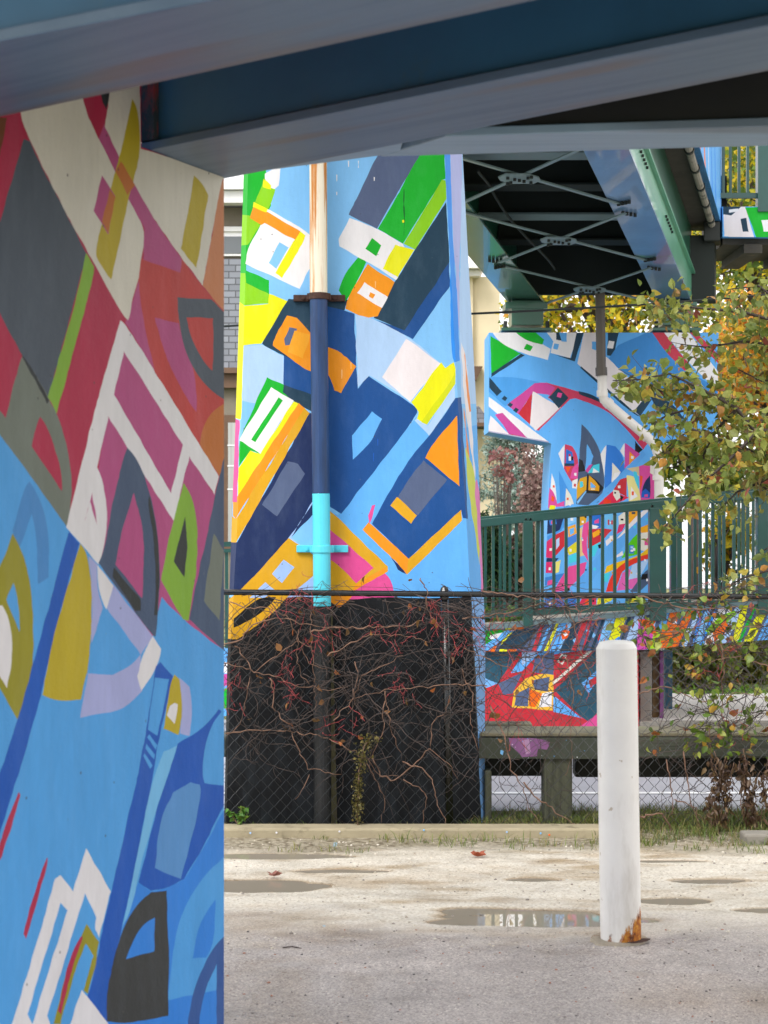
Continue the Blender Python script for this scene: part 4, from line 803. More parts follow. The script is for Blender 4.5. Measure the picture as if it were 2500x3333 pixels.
for px_ in (1447, 560, 2860, ):
    x = at(px_,0,YFN).x; po = obj('post', MB().tube([(x+.03 if px_==1447 else x, YFN+.022, 0),(x, YFN+.022, zr(x)+.02)], .021, 12), m_rail2, fe, smooth=True)
    obj('cap', MB().lathe([(.024, zr(x)-.03),(.026, zr(x)+.015),(.018, zr(x)+.035),(.004, zr(x)+.045)], 12, (x, YFN+.022)), m_rail2, po)
    for z in (.3,.6,.9,1.15): obj('tie', MB().tube([(x-.02, YFN-.004, z),(x, YFN-.012, z+.003),(x+.025, YFN-.004, z)], .002, 4), m_wire, po)

# ------------------------------------------------------------ leaves
def leaf_mat(name, gloss=.45, tr_=.35):
    m, n, l, p = nt(name)
    a = n.new('ShaderNodeAttribute'); a.attribute_name = 'paint'
    t = tex(n, l, 60, 3); r = ramp(n, l, t.outputs[0], [(.35, g(.72)), (.65, g(1))])
    c = mixc(n, l, 1, a.outputs['Color'], r.outputs[0], 'MULTIPLY')
    l.new(c, p.inputs['Base Color']); p.inputs['Roughness'].default_value = gloss
    tl = n.new('ShaderNodeBsdfTranslucent'); l.new(c, tl.inputs[0])
    mx = n.new('ShaderNodeMixShader'); mx.inputs[0].default_value = tr_
    o = n['Material Output']; l.new(p.outputs[0], mx.inputs[1]); l.new(tl.outputs[0], mx.inputs[2]); l.new(mx.outputs[0], o.inputs[0])
    return m
M_LEAF = leaf_mat('broad_leaf'); M_FAR = leaf_mat('far_leaf', .6, .45)
def leaves(name, P, size, cols, m, parent=None, droop=.5, wid=.42, svar=.35, quad=False):
    """one folded leaf (8 vertices, 6 faces) per point, or a simple folded diamond when quad"""
    n_ = len(P); P = np.asarray(P, float)
    d = rng.normal(size=(n_,3)); d[:,2] -= droop*1.2; d /= np.linalg.norm(d, axis=1)[:,None]
    u = rng.normal(size=(n_,3)); u -= (u*d).sum(1)[:,None]*d; u /= np.linalg.norm(u, axis=1)[:,None]
    w_ = np.cross(d, u); s = size*(1+rng.uniform(-svar, svar, n_))[:,None]; wd = wid*(1+rng.uniform(-.25,.25,n_))[:,None]
    cup = rng.uniform(.1,.6,n_)[:,None]; curl = rng.uniform(-.1,.75,n_)[:,None]
    if quad:
        V = np.stack([P, P+s*(.5*d+wd*u+cup*.3*w_), P+s*(d-curl*w_), P+s*(.5*d-wd*u+cup*.3*w_)], 1); nv = 4; Fc = [(0,1,2),(0,2,3)]
    else:
        V = np.stack([P, P+s*(.3*d+wd*.85*u+cup*.35*w_), P+s*(.62*d+wd*.8*u+(cup*.35-curl*.2)*w_), P+s*(1.0*d-curl*.7*w_), P+s*(.62*d-wd*.8*u+(cup*.35-curl*.2)*w_), P+s*(.3*d-wd*.85*u+cup*.35*w_), P+s*(.35*d), P+s*(.7*d-curl*.3*w_)], 1); nv = 8
        Fc = [(0,1,6),(1,2,7,6),(2,3,7),(0,6,5),(6,7,4,5),(7,3,4)]
    fs = []
    vv = V.reshape(-1,3); me = bpy.data.meshes.new(name)
    loops = np.concatenate([np.array(f_) for f_ in Fc]); L = len(loops)
    allL = (loops[None,:]+nv*np.arange(n_)[:,None]).ravel()
    tot = np.tile([len(f_) for f_ in Fc], n_); st = np.concatenate([[0], np.cumsum(tot)[:-1]])
    me.vertices.add(len(vv)); me.vertices.foreach_set('co', vv.ravel().astype(np.float32))
    me.loops.add(len(allL)); me.loops.foreach_set('vertex_index', allL.astype(np.int32))
    me.polygons.add(len(tot)); me.polygons.foreach_set('loop_start', st.astype(np.int32)); me.polygons.foreach_set('loop_total', tot.astype(np.int32))
    me.update(calc_edges=True)
    C = np.array([lin(c) for c, w0 in cols]); W_ = np.array([w0 for c, w0 in cols], float); W_ /= W_.sum()
    ci = C[rng.choice(len(C), n_, p=W_)]; ci = ci*(1+rng.uniform(-.25,.25,(n_,1))); ci[:,3] = 1
    a_ = me.color_attributes.new('paint', 'FLOAT_COLOR', 'CORNER'); a_.data.foreach_set('color', np.repeat(ci, L, axis=0).astype(np.float32).ravel())
    me.materials.append(m); return link(bpy.data.objects.new(name, me), parent)
def walk(p, ang, n_, step, turn, grav=0.0, Y=YFN, yr=.03):
    """wandering stem in the fence plane (X,Z)"""
    pts = []; x, z = p; y = Y
    for i in range(n_):
        pts.append((x, y, z)); x += math.cos(ang)*step; z += math.sin(ang)*step
        y = min(max(y+random.uniform(-.012,.012), Y-yr), Y+yr); ang += random.uniform(-turn, turn)-grav*math.cos(ang)
    return pts
m_bark = mat('brown_vine_bark', lin((132,100,82)), .7, .4, 20, .3, 80); m_bark_r = mat('red_vine_twig', lin((184,76,80)), .6, .4, 20); m_bark_d = mat('dark_branch_bark', lin((78,66,62)), .75, .4, 14, .4)
m_bark_g = mat('pale_brown_twig', lin((118,92,76)), .7, .4, 20)

def fx(px, py): q = at(px, py, YFN); return (q.x, q.z)
def poly_path(pts, Y=YFN-.03, jit=.008, yr=.02):
    o = []
    for (x0,y0),(x1,y1) in zip(pts, pts[1:]):
        k = max(2, int(math.hypot(x1-x0, y1-y0)/14))
        for j in range(k):
            t = j/k; q = fx(x0+(x1-x0)*t, y0+(y1-y0)*t); o.append((q[0]+random.uniform(-jit,jit), Y+random.uniform(-yr,yr), q[1]+random.uniform(-jit,jit)))
    o.append((fx(*pts[-1])[0], Y, fx(*pts[-1])[1])); return o
q3 = tr(720, 1850, 1.8433)
def vine(label, x0, x1, mains, n_mid, n_twig, n_red, leaf=None, loc=None, ylo=1930, yhi=2500, bias=1.0):
    v = thing('climbing_vine', label, 'climbing vine', (loc if loc is not None else (fx((x0+x1)/2, 0)[0], YFN, 0)), 'vines on the chain link fence')
    M_, T_, Rr, nodes = MB(), MB(), MB(), []
    for pts, r in mains:
        pa = poly_path(pts); n_ = len(pa); M_.tube(pa, [r*.8*(1-.6*i/n_)*(1+.15*math.sin(i*1.3)) for i in range(n_)], 6); nodes += pa
    for i in range(n_mid):
        t = random.random()**bias; px_, py_ = random.uniform(x0, x1), ylo+(yhi-ylo)*t*t
        a0 = random.choice([0, math.pi])+random.gauss(0, .55); pa = walk(fx(px_, py_), a0, random.randint(14, 40), .022, .33, .02*random.choice([-1,1]), YFN-.015, .045)
        pa = [q for q in pa if .03 < q[2] < random.choice((1.27,1.27,1.27,1.4)) and fx(x0-70,0)[0] < q[0] < fx(x1+60,0)[0]]
        if len(pa) > 3: r = random.uniform(.0016, .0034); T_.tube(pa, [r*(1-.6*k/len(pa)) for k in range(len(pa))], 5); nodes += pa
    for i in range(n_twig):
        q = random.choice(nodes); pa = walk((q[0], q[2]), random.uniform(-2.6, 2.6)*1.0+(-.6), random.randint(4, 11), .014, .45, .03, YFN-.02, .05)
        pa = [k for k in pa if .03 < k[2] < 1.27+.12*(i % 7 == 0)]
        if len(pa) > 2: T_.tube(pa, random.uniform(.0009, .0017), 4, caps=False)
    cents = [random.choice(nodes) for _ in range(max(1, n_red//7))]
    cents = [c_ for c_ in cents if c_[2] > .55] or cents
    for i in range(n_red):                        # red panicle stalks, in clusters
        q = random.choice(cents); st_ = (q[0]+random.gauss(0,.045), q[2]+random.gauss(0,.05)); pa = walk(st_, random.gauss(-1.5, .8), random.randint(5, 12), .011, .42, .02, YFN-.03, .05); Rr.tube(pa, random.uniform(.0008, .0015), 4, caps=False)
        for k in pa[2::2]: Rr.tube([k, (k[0]+random.uniform(-.014,.014), k[1]+random.uniform(-.008,.008), k[2]+random.uniform(-.014,.01))], .0009, 3, caps=False)
    obj('main_stems', M_, m_bark, v, smooth=True); kind(obj('twigs', T_, m_bark_g if not leaf else m_bark_d, v, smooth=True), 'stuff')
    if n_red: kind(obj('red_stalks', Rr, m_bark_r, v, smooth=True), 'stuff')
    if leaf:
        n_l, cols, sz = leaf; hi = [q for q in nodes if q[2] > .45]; hc = [random.choice(hi) for _ in range(70)] if n_l > 200 else hi
        P = [(q[0]+random.gauss(0,.05), q[1]+random.uniform(-.05,.06), q[2]+random.gauss(0,.05)) for q in (random.choice(hc) for _ in range(n_l))]
        leaves('leaves', P, sz, cols, M_LEAF, v, droop=.6)
    return v
dry = [((150,104,60),3), ((186,110,60),2), ((120,90,50),2)]
vine('bare brown vine on the fence before the left half of the black pier base', 735, 1090,
 [(q3(20,455, 130,415, 200,330, 330,290, 480,325, 620,355, 720,355), .0055), (q3(25,560, 150,600, 290,640, 330,650, 480,700, 640,720, 760,710), .004),
  (q3(300,650, 320,850, 400,930, 440,1040, 520,1190, 620,1215, 720,1230), .005), (q3(20,985, 120,975, 230,962, 400,975, 560,995, 700,1040, 880,1140, 960,1250, 1060,1240), .0045),
  (q3(180,650, 150,800, 110,930, 30,1015), .0035), (q3(90,455, 200,620, 330,520, 450,440, 560,470), .004), (q3(60,200, 150,240, 260,230, 400,280, 480,450, 520,560, 640,600), .004), (q3(460,360, 455,560, 480,640, 530,690), .0035), (q3(535,240, 545,450, 560,620, 570,860), .0035), (q3(530,1240, 480,1330, 445,1380), .003)],
 66, 180, 60, (22, dry, .04))
vine('bare brown vine on the fence before the right half of the black pier base', 1090, 1500,
 [(q3(540,370, 700,355, 880,350, 1000,345, 1100,350, 1200,310, 1240,200), .006), (q3(640,520, 760,460, 900,390, 1100,400, 1250,440), .0045), (q3(680,900, 780,800, 850,640, 1000,560, 1090,520), .004),
  (q3(985,720, 1000,870, 1030,990, 1080,1100), .0035), (q3(900,1120, 960,1240, 1040,1270, 1150,1170, 1250,1080, 1270,920, 1300,880, 1350,860, 1370,760), .0055), (q3(980,800, 970,980, 900,1120, 860,1180), .004),
  (q3(1080,1160, 1200,1190, 1260,1260, 1300,1410, 1350,1530, 1390,1565), .0055), (q3(1090,1260, 1200,1330, 1235,1370, 1200,1540), .004), (q3(880,1160, 960,1330, 985,1420, 940,1560), .0035), (q3(800,560, 830,620, 790,760, 800,800, 760,870), .004),
  (q3(1190,50, 1210,90, 1240,120, 1230,240, 1290,330, 1380,380), .0045), (q3(1250,1080, 1380,1180, 1420,1260), .003), (q3(1600,700, 1450,690, 1300,700, 1130,720, 980,730, 760,790), .004)],
 72, 200, 80, (26, dry, .04))
q6 = tr(1500, 2100, 1.659); q5 = tr(1500, 1600, 1.659)
vine('dense reddish brown vine on the fence between black pier base and bollard', 1500, 1960,
 [(q6(160,330, 240,480, 260,640, 330,770, 370,880, 450,985), .0055), (q6(330,740, 450,850, 600,950, 740,985), .0055), (q5(120,540, 300,560, 480,590, 640,640, 760,600), .005), (q5(0,690, 200,660, 400,610, 600,570, 760,560), .005), (q5(380,990, 520,780, 640,700, 780,680), .005),
  (q6(0,120, 60,260, 50,420, 90,560), .004), (q6(560,60, 600,250, 590,440, 600,600, 560,700), .0035), (q5(700,995, 640,850, 600,700, 560,600, 480,520), .0045), (q6(20,20, 200,100, 330,150, 480,120, 640,160), .004)],
 110, 240, 75, (24, dry, .04), ylo=1920, yhi=2330)
gl = [((128,150,60),5), ((94,122,44),4), ((160,168,70),3), ((186,150,60),1.4), ((160,96,50),1)]
vine('leafy vine with yellow green leaves hanging on the fence right of the white bollard', 2080, 2560,
 [(q6(970,930, 1000,905, 1080,910, 1120,960, 1150,1030), .008), (q6(1110,620, 1130,760, 1140,880, 1090,960), .005), (q6(1200,570, 1220,700, 1240,860, 1300,1000), .0055), (q6(1330,440, 1350,560, 1340,700), .004), (q6(1400,0, 1410,200, 1400,400, 1330,560), .005), (q6(1520,700, 1500,860, 1560,1000), .005),
  (q5(960,560, 1100,600, 1300,640, 1500,620, 1680,640), .006), (q5(980,740, 1200,760, 1330,700, 1500,740, 1700,700), .005), (q6(960,260, 1100,220, 1300,300, 1500,250, 1700,300), .0045), (q6(1680,120, 1500,60, 1300,90, 1150,40), .0045), (q6(1150,820, 1260,880, 1330,980), .004)],
 130, 200, 30, (430, gl, .046), ylo=1930, yhi=2480)

# withered tall weed against the black base
wd_ = thing('dried_weed', 'withered brown seed stalk standing before the black pier base', 'weed', (fx(1165,0)[0], YFN-.1, 0))
pa = poly_path([(1163,2700),(1165,2600),(1170,2500),(1185,2420),(1205,2395)], YFN-.1, .003); obj('stem', MB().tube(pa, .004, 6), m_bark_g, wd_)
P = [(q[0]+random.gauss(0,.014+.012*(q[2]>.45)), q[1]+random.gauss(0,.02), q[2]+random.gauss(0,.015)) for q in (random.choice(pa[1:]) for _ in range(700)) if q[2] > .08]
kind(leaves('seed_heads', P, .014, [((110,104,50),3), ((84,78,44),2), ((140,126,70),1)], M_LEAF, wd_, quad=True), 'stuff')
for (lab, x, y, n_) in (('small green weed growing at the curb by the shaded pier', 782, 2700, 90), ):
    t = thing('weed', lab, 'weed', (gr(x,y).x, 9.98, .05)); b_ = Vector((gr(x,y).x, 9.98, .06))
    mb = MB(); P = []
    for k in range(7):
        e_ = b_+Vector((random.uniform(-.06,.06), random.uniform(-.03,.03), random.uniform(.03,.1))); mb.tube([b_, e_], .002, 4); P += [tuple(b_+(e_-b_)*random.uniform(.4,1.1)) for _ in range(12)]
    obj('stem', mb, m_bark_g, t); leaves('leaves', P, .025, [((90,140,50),3), ((120,150,60),1)], M_LEAF, t)
# stalks of withered weeds at the right
for i, (x, lab) in enumerate(((2330,'withered brown weed on the fence, nearer the bollard of the two'), (2450,'drooping withered brown weed by the fence at the right picture edge'))):
    t = thing('dried_weed', lab, 'weed', (fx(x,0)[0], YFN-.06, 0)); mb = MB(); P = []
    for k in range(8):
        top = (x+random.uniform(-60,60), random.uniform(2430,2520)); pa = poly_path([(x+random.uniform(-25,25), 2715), (x+random.uniform(-40,40), 2600), top], YFN-.05, .006); mb.tube(pa, .0025, 4)
        P += [(q[0]+random.gauss(0,.012), q[1]+random.gauss(0,.015), q[2]-random.uniform(0,.03)) for q in (random.choice(pa[4:]) for _ in range(34))]
    obj('stem', mb, m_bark_g, t, smooth=True); leaves('leaves', P, .038, [((108,84,62),4), ((128,104,70),2), ((86,64,52),2)], M_LEAF, t, droop=1.6, wid=.22)
# ------------------------------------------------------------ ground, road, path, water
def sheet(name, pts, z, m, sub=None):
    mb = MB(); mb.add([(x, y, z) for x, y in pts], [tuple(range(len(pts)))]); o = obj(name, mb, m); o['kind'] = 'structure'; return o
def ground_mat():
    m, n, l, p = nt('parking_lot_ground')
    tc = n.new('ShaderNodeTexCoord'); sp = n.new('ShaderNodeSeparateXYZ'); l.new(tc.outputs['Object'], sp.inputs[0])
    wn = tex(n, l, 1.1, 5, (1, 2, 1)); 
    ma = n.new('ShaderNodeMath'); ma.operation = 'MULTIPLY_ADD'; ma.inputs[1].default_value = 1.3; l.new(wn.outputs[0], ma.inputs[0]); l.new(sp.outputs['Y'], ma.inputs[2])
    mr = n.new('ShaderNodeMapRange'); mr.inputs['From Min'].default_value = 8.05; mr.inputs['From Max'].default_value = 8.75; l.new(ma.outputs[0], mr.inputs[0])
    # asphalt: aggregate speckle
    v = tex(n, l, 150, kind='ShaderNodeTexVoronoi'); vr = ramp(n, l, v.outputs['Color'], [(0, lin((146,136,134))), (.45, lin((186,176,172))), (.8, lin((210,200,194))), (1, lin((244,236,226)))])
    t1 = tex(n, l, 2.2, 6); r1 = ramp(n, l, t1.outputs[0], [(.3, g(.74)), (.7, g(1))]); asp = mixc(n, l, 1, vr.outputs[0], r1.outputs[0], 'MULTIPLY')
    # gravel: pale sand with grit
    v2 = tex(n, l, 95, kind='ShaderNodeTexVoronoi'); vr2 = ramp(n, l, v2.outputs['Color'], [(0, lin((186,174,156))), (.3, lin((222,212,196))), (.8, lin((238,230,216))), (1, lin((248,242,232)))])
    t2 = tex(n, l, 1.6, 7, (1, 3, 1)); r2 = ramp(n, l, t2.outputs[0], [(.32, lin((206,192,172))), (.48, g(.95)), (.7, g(1))]); grv = mixc(n, l, 1, vr2.outputs[0], r2.outputs[0], 'MULTIPLY')
    c = mixc(n, l, mr.outputs[0], asp, grv)
    # damp, darker ground in the hollows round the puddles
    dm = n.new('ShaderNodeMapRange'); dm.inputs['From Min'].default_value = .0005; dm.inputs['From Max'].default_value = .0075; l.new(sp.outputs['Z'], dm.inputs[0])
    dr = ramp(n, l, dm.outputs[0], [(0, lin((190,172,148))), (.55, lin((236,228,218))), (1, g(1))]); c = mixc(n, l, 1, c, dr.outputs[0], 'MULTIPLY')
    # dark soil close to the curb
    mr2 = n.new('ShaderNodeMapRange'); mr2.inputs['From Min'].default_value = 9.95; mr2.inputs['From Max'].default_value = 10.35; l.new(ma.outputs[0], mr2.inputs[0])
    t3 = tex(n, l, 30, 6); r3 = ramp(n, l, t3.outputs[0], [(.35, lin((104,92,72))), (.6, lin((176,166,146)))]); c = mixc(n, l, mr2.outputs[0], c, r3.outputs[0])
    # paint drips on the asphalt near the pier
    t5 = tex(n, l, 9, 2, (1, .35, 1)); r5 = ramp(n, l, t5.outputs[0], [(.745, g(0)), (.75, g(.6))]); c = mixc(n, l, r5.outputs[0], c, lin((150,190,214)))
    l.new(c, p.inputs['Base Color'])
    t4 = tex(n, l, 3, 5, (1, 2, 1)); r4 = ramp(n, l, t4.outputs[0], [(.38, g(.30)), (.62, g(.8))]); l.new(mixc(n, l, 1, r4.outputs[0], ramp(n, l, dm.outputs[0], [(0, g(.4)), (.8, g(1))]).outputs[0], 'MULTIPLY'), p.inputs['Roughness'])
    t6 = tex(n, l, 12, 8, rough=.7); b0 = bump(n, l, t6.outputs[0], .6, .02); b = bump(n, l, v2.outputs['Distance'], .55, .006, b0); t7 = tex(n, l, 260, 3); l.new(bump(n, l, t7.outputs[0], .5, .003, b), p.inputs['Normal'])
    return m
m_terr = mat('field_grass_ground', lin((110,120,66)), .95, .5, .8, .8, 6, .03, dirt=lin((140,128,84)), dirt_scale=.5, dirt_th=.5)
sheet('ground', [(-900,-300),(900,-300),(900,1800),(-900,1800)], -.012, m_terr)
gm = ground_mat()
PUD = [(1560,2966,150,10,1),(1720,2984,270,20,2),(1560,3004,150,11,3),(1790,3008,200,11,9),(2010,3000,120,9,10),(850,2887,190,19,4),(1740,2866,85,7,5),(2310,2870,125,9,6),(2190,2936,110,10,7),(2500,2966,100,8,8),(870,2790,250,9,11),(1110,2838,140,6,12),(2160,2806,130,4,13)]
PG = []
for cx, cy, rx, ry, sd in PUD:
    c0 = gr(cx, cy); y0, y1 = gr(cx, cy-ry).y, gr(cx, cy+ry).y; PG.append((c0.x, (y0+y1)/2, rx/F*c0.y, abs(y0-y1)/2, sd))
def hgt(x, y):
    h_ = .0075+.005*noise.noise(Vector((x*1.1, y*1.9, 0)))+.0025*noise.noise(Vector((x*7, y*9, 2)))
    for cx, cy, rx, ry, sd in PG:
        dx, dy = (x-cx)/rx, (y-cy)/ry; e_ = dx*dx+dy*dy
        if e_ < 3.2: h_ -= .017*max(0, 1-e_*.62)**.8*(1+.8*noise.noise(Vector((x*6, y*11, sd))))
    return h_
mb = MB()
xs = np.concatenate([np.linspace(-6,-1.7,20), np.linspace(-1.65,3.0,330), np.linspace(3.1,8,20)]); ys = np.concatenate([np.linspace(-3,6.9,30), np.linspace(6.93,10.12,200)]); nx, ny = len(xs), len(ys)
for y in ys:
    for x in xs: mb.v.append((x, y, hgt(x, y)))
mb.f = [(j*nx+i, j*nx+i+1, (j+1)*nx+i+1, (j+1)*nx+i) for j in range(ny-1) for i in range(nx-1)]
o = obj('parking_lot', mb, gm, smooth=True); o['kind'] = 'structure'
m_soil = mat('verge_soil', lin((112,104,70)), .95, .5, 9, .9, 40, .01, dirt=lin((84,104,44)), dirt_scale=5, dirt_th=.5)
sheet('verge', [(-6,10.05),(8,10.05),(8,10.75),(-6,10.75)], .008, m_soil)
m_road = mat('pale_wet_asphalt', lin((172,172,180)), .42, .2, 2.2, .6, 240, .003, dirt=lin((150,150,160)), dirt_scale=40, dirt_th=.55)
sheet('road', [(-60,10.72),(60,10.72),(60,15.5),(-60,15.5)], .004, m_road)
m_line = mat('white_road_paint', lin((236,236,238)), .5, .2, 9)
ln = sheet('road_line', [(-60,11.40),(60,11.40),(60,11.47),(-60,11.47)], .0085, m_line)
m_path = mat('pale_concrete_paving', lin((226,220,214)), .8, .15, 1.5, .3, 60)
sheet('pavement', [(2.06,14.96),(60,14.96),(60,17.3),(2.06,17.3)], .05, m_path)
o = obj('road_curb', MB().box(2.06, 60, 14.86, 14.955, -.01, .06), m_conc, bev=.01); o['kind'] = 'structure'
m_reflector = mat('sky_reflector_gloss', lin((150,160,166)), .06, .05, 2, .15, .6, .02, spec=.9)
sheet('sky_reflector', [(-400,42),(500,42),(900,1700),(-900,1700)], .01, m_reflector)  # added glossy sheet that mirrors the sky as white behind the ramp
# puddles
m, n, l, p = nt('puddle_water'); m_pud = m
p.inputs['Base Color'].default_value = lin((168,158,142)); p.inputs['Roughness'].default_value = .015; p.inputs['Specular IOR Level'].default_value = .7; p.inputs['IOR'].default_value = 1.62
for cx, cy, rx, ry, sd in PG:
    sheet('puddle', [(cx+1.5*rx*math.cos(t_), cy+1.5*ry*math.sin(t_)) for t_ in np.linspace(0, 2*math.pi, 40, endpoint=False)], .0002*sd, m_pud)
# gravel stones
def stones(name, n_, xr, yfun, smin, smax, cols, m):
    t = (1+5**.5)/2; V0 = np.array([(-1,t,0),(1,t,0),(-1,-t,0),(1,-t,0),(0,-1,t),(0,1,t),(0,-1,-t),(0,1,-t),(t,0,-1),(t,0,1),(-t,0,-1),(-t,0,1)])/1.9
    F0 = [(0,11,5),(0,5,1),(0,1,7),(0,7,10),(0,10,11),(1,5,9),(5,11,4),(11,10,2),(10,7,6),(7,1,8),(3,9,4),(3,4,2),(3,2,6),(3,6,8),(3,8,9),(4,9,5),(2,4,11),(6,2,10),(8,6,7),(9,8,1)]
    vs, fs, cs = [], [], []
    for i in range(n_):
        x = rng.uniform(*xr); y = yfun(); s = smin+(smax-smin)*rng.random()**4; V = V0*(1+rng.uniform(-.25,.25,(12,1)))*s*np.array([1, rng.uniform(.6,1), rng.uniform(.4,.8)])
        a_ = rng.uniform(0,6.28); V = V@np.array([[math.cos(a_),math.sin(a_),0],[-math.sin(a_),math.cos(a_),0],[0,0,1]]); V += (x, y, hgt(x,y)+s*.2)
        b_ = len(vs); vs += V.tolist(); fs += [(b_+q[0],b_+q[1],b_+q[2]) for q in F0]; cs += [lin(cols[rng.integers(len(cols))])]*20
    me = bpy.data.meshes.new(name); me.from_pydata(vs, [], fs); me.update(); paint_attr(me, cs, cs[0]); me.materials.append(m)
    return link(bpy.data.objects.new(name, me))
m, n, l, p = nt('stone'); a_ = n.new('ShaderNodeAttribute'); a_.attribute_name = 'paint'; l.new(a_.outputs['Color'], p.inputs['Base Color']); p.inputs['Roughness'].default_value = .7; M_STONE = m
o = stones('gravel', 3400, (-1.6, 2.9), lambda: 7.2+2.6*rng.random()**.8, .0015, .0085, [(216,206,190),(200,190,174),(176,164,150),(226,218,204),(140,132,124),(160,148,140)], M_STONE); kind(o, 'stuff', 'loose pale gravel scattered over the parking lot', 'gravel')
o = stones('grit', 2600, (-1.5, 1.9), lambda: 5.8+1.9*rng.random(), .001, .0065, [(190,180,172),(120,114,112),(84,80,80),(160,150,146),(170,120,100)], M_STONE); kind(o, 'stuff', 'fine dark and pale grit on the grey asphalt in front', 'grit')
# curbs
m_curb = mat('tan_curb_concrete', lin((176,164,136)), .85, .25, 5, .5, 50, .005, dirt=lin((120,112,90)), dirt_scale=6, dirt_th=.55)
cu = obj('parking_curb', MB().box(at(300,0,9.9).x, at(2035,0,9.9).x, 9.86, 10.02, -.02, .057), m_curb, bev=.012); tag(cu, 'long tan concrete curb along the foot of the fence', 'curb')
c2 = obj('parking_curb', MB().box(at(2412,0,9.75).x, at(3000,0,9.75).x, 9.66, 9.8, -.02, .06), m_conc, bev=.012); tag(c2, 'grey concrete curb block at the right picture edge', 'curb')
for (x, y, c_) in ((1760,2712,SKY), (1788,2717,lin((240,110,30))), (1380,2702,SKY), (1105,2706,WH), (900,2710,WH), (815,2711,PALE), (1650,2708,PALE)):
    q = at(x, y, 9.855); obj('paint_drip', MB().lathe([(.006,0),(.004,.001)], 7), mat('drip', c_, .5), cu).data.transform(Matrix.Translation(q)@Matrix.Rotation(R(90),4,'X'))

# grass
def grass(name, pts, hgt_, cols, spread=.035, per=26):
    V = []; C = []
    for (x, y, s) in pts:
        for k in range(int(per*s)):
            b_ = np.array((x+rng.normal(0, spread*s), y+rng.normal(0, spread*.6*s), .0)); h_ = hgt_*s*rng.uniform(.4,1.1); a_ = rng.uniform(0,6.28); ln_ = rng.uniform(.2,1.5)*h_; h_ *= rng.uniform(.6,1)
            dv = np.array((math.cos(a_), math.sin(a_), 0)); sd = np.array((-math.sin(a_), math.cos(a_), 0))*.0022
            V += [b_-sd, b_+sd, b_+dv*ln_*.4+sd*.8+(0,0,h_*.65), b_+dv*ln_*.4-sd*.8+(0,0,h_*.65), b_+dv*ln_+(0,0,h_*.95)]; C.append(lin(cols[rng.integers(len(cols))]))
    n_ = len(C); fs = []; cc = []
    for i in range(n_): b_ = i*5; fs += [(b_,b_+1,b_+2,b_+3),(b_+3,b_+2,b_+4)]; cc += [C[i], C[i]]
    me = bpy.data.meshes.new(name); me.from_pydata([tuple(v) for v in V], [], fs); me.update(); paint_attr(me, cc, C[0]); me.materials.append(M_LEAF); return link(bpy.data.objects.new(name, me))
gc = [(110,134,58),(140,156,80),(160,160,96),(96,116,50),(170,160,104)]
tuft = [(1325,2745,1.3),(1440,2740,1.2),(1475,2760,1.4),(1540,2745,1),(1690,2750,1.5),(1680,2770,1),(1800,2758,1.0),(1910,2765,1.2),(1930,2750,1),(940,2775,.9),(1095,2775,.9),(1160,2780,.7),(1390,2748,.6),(1600,2742,.9),(1050,2733,.7),(2280,2770,1.2),(2420,2770,1.1),(2470,2780,1),(1260,2738,.8),(2080,2745,1.3),(2130,2755,1.2)]
P = [(gr(x,y).x, min(9.83, gr(x,y).y), s) for x, y, s in tuft]
o = grass('grass_tufts', P, .07, gc, .045, 22); kind(o, 'stuff', 'sparse green tufts of grass along the tan curb', 'grass')
P = [(rng.uniform(1.15,3.6), rng.uniform(9.9,10.68), rng.uniform(.7,1.3)) for _ in range(330)]+[(rng.uniform(1.3,3.6), rng.uniform(9.6,9.95), rng.uniform(.5,1)) for _ in range(60)]+[(rng.uniform(.48,1.2), rng.uniform(10.05,10.7), rng.uniform(.5,1)) for _ in range(90)]+[(rng.uniform(-1,.5), rng.uniform(10.03,10.2), rng.uniform(.3,.6)) for _ in range(30)]
o = grass('grass', P, .092, [(106,130,58),(124,144,70),(96,114,54),(160,154,96),(150,136,90)], .06, 34); kind(o, 'stuff', 'green roadside grass under the fence and guardrail on the right', 'grass')
# fallen leaves
m_dl = mat('fallen_leaf_rust', lin((176,84,48)), .5, .4, 40)
def fallen(label, x, y, s, m):
    c0 = gr(x, y); vs = []; n_ = 14
    for k in range(n_):
        a_ = 2*math.pi*k/n_; r = s*(1 if k % 2 else .62)*(1.2 if k in (0,1,13) else 1); vs.append((c0.x+r*math.cos(a_), c0.y+r*math.sin(a_)*.9, .012+.035*abs(math.sin(a_*1.5+x))*s/.06+hgt(c0.x,c0.y)))
    vs.append((c0.x, c0.y, .016)); o = obj('fallen_leaf', MB().add(vs, [(k,(k+1)%n_,n_) for k in range(n_)]), m); md = o.modifiers.new('Solid','SOLIDIFY'); md.thickness = .001
    tag(o, label, 'leaf')
fallen('curled rust orange leaf lying on the gravel left of the bollard, below the curb', 1556, 2797, .038, m_dl)
fallen('pinkish brown leaf lying beside the puddle at the foot of the shaded pier', 892, 2862, .036, mat('fallen_leaf_pink', lin((170,110,96)), .5, .4, 40))
tw = obj('fallen_twig', MB().tube([gr(920,3091)+Vector((0,0,.008)), gr(950,3090)+Vector((0,0,.012)), gr(982,3092)+Vector((0,0,.006))], .0025, 5), m_bark_d); tag(tw, 'short thin twig lying on the grey asphalt', 'twig')

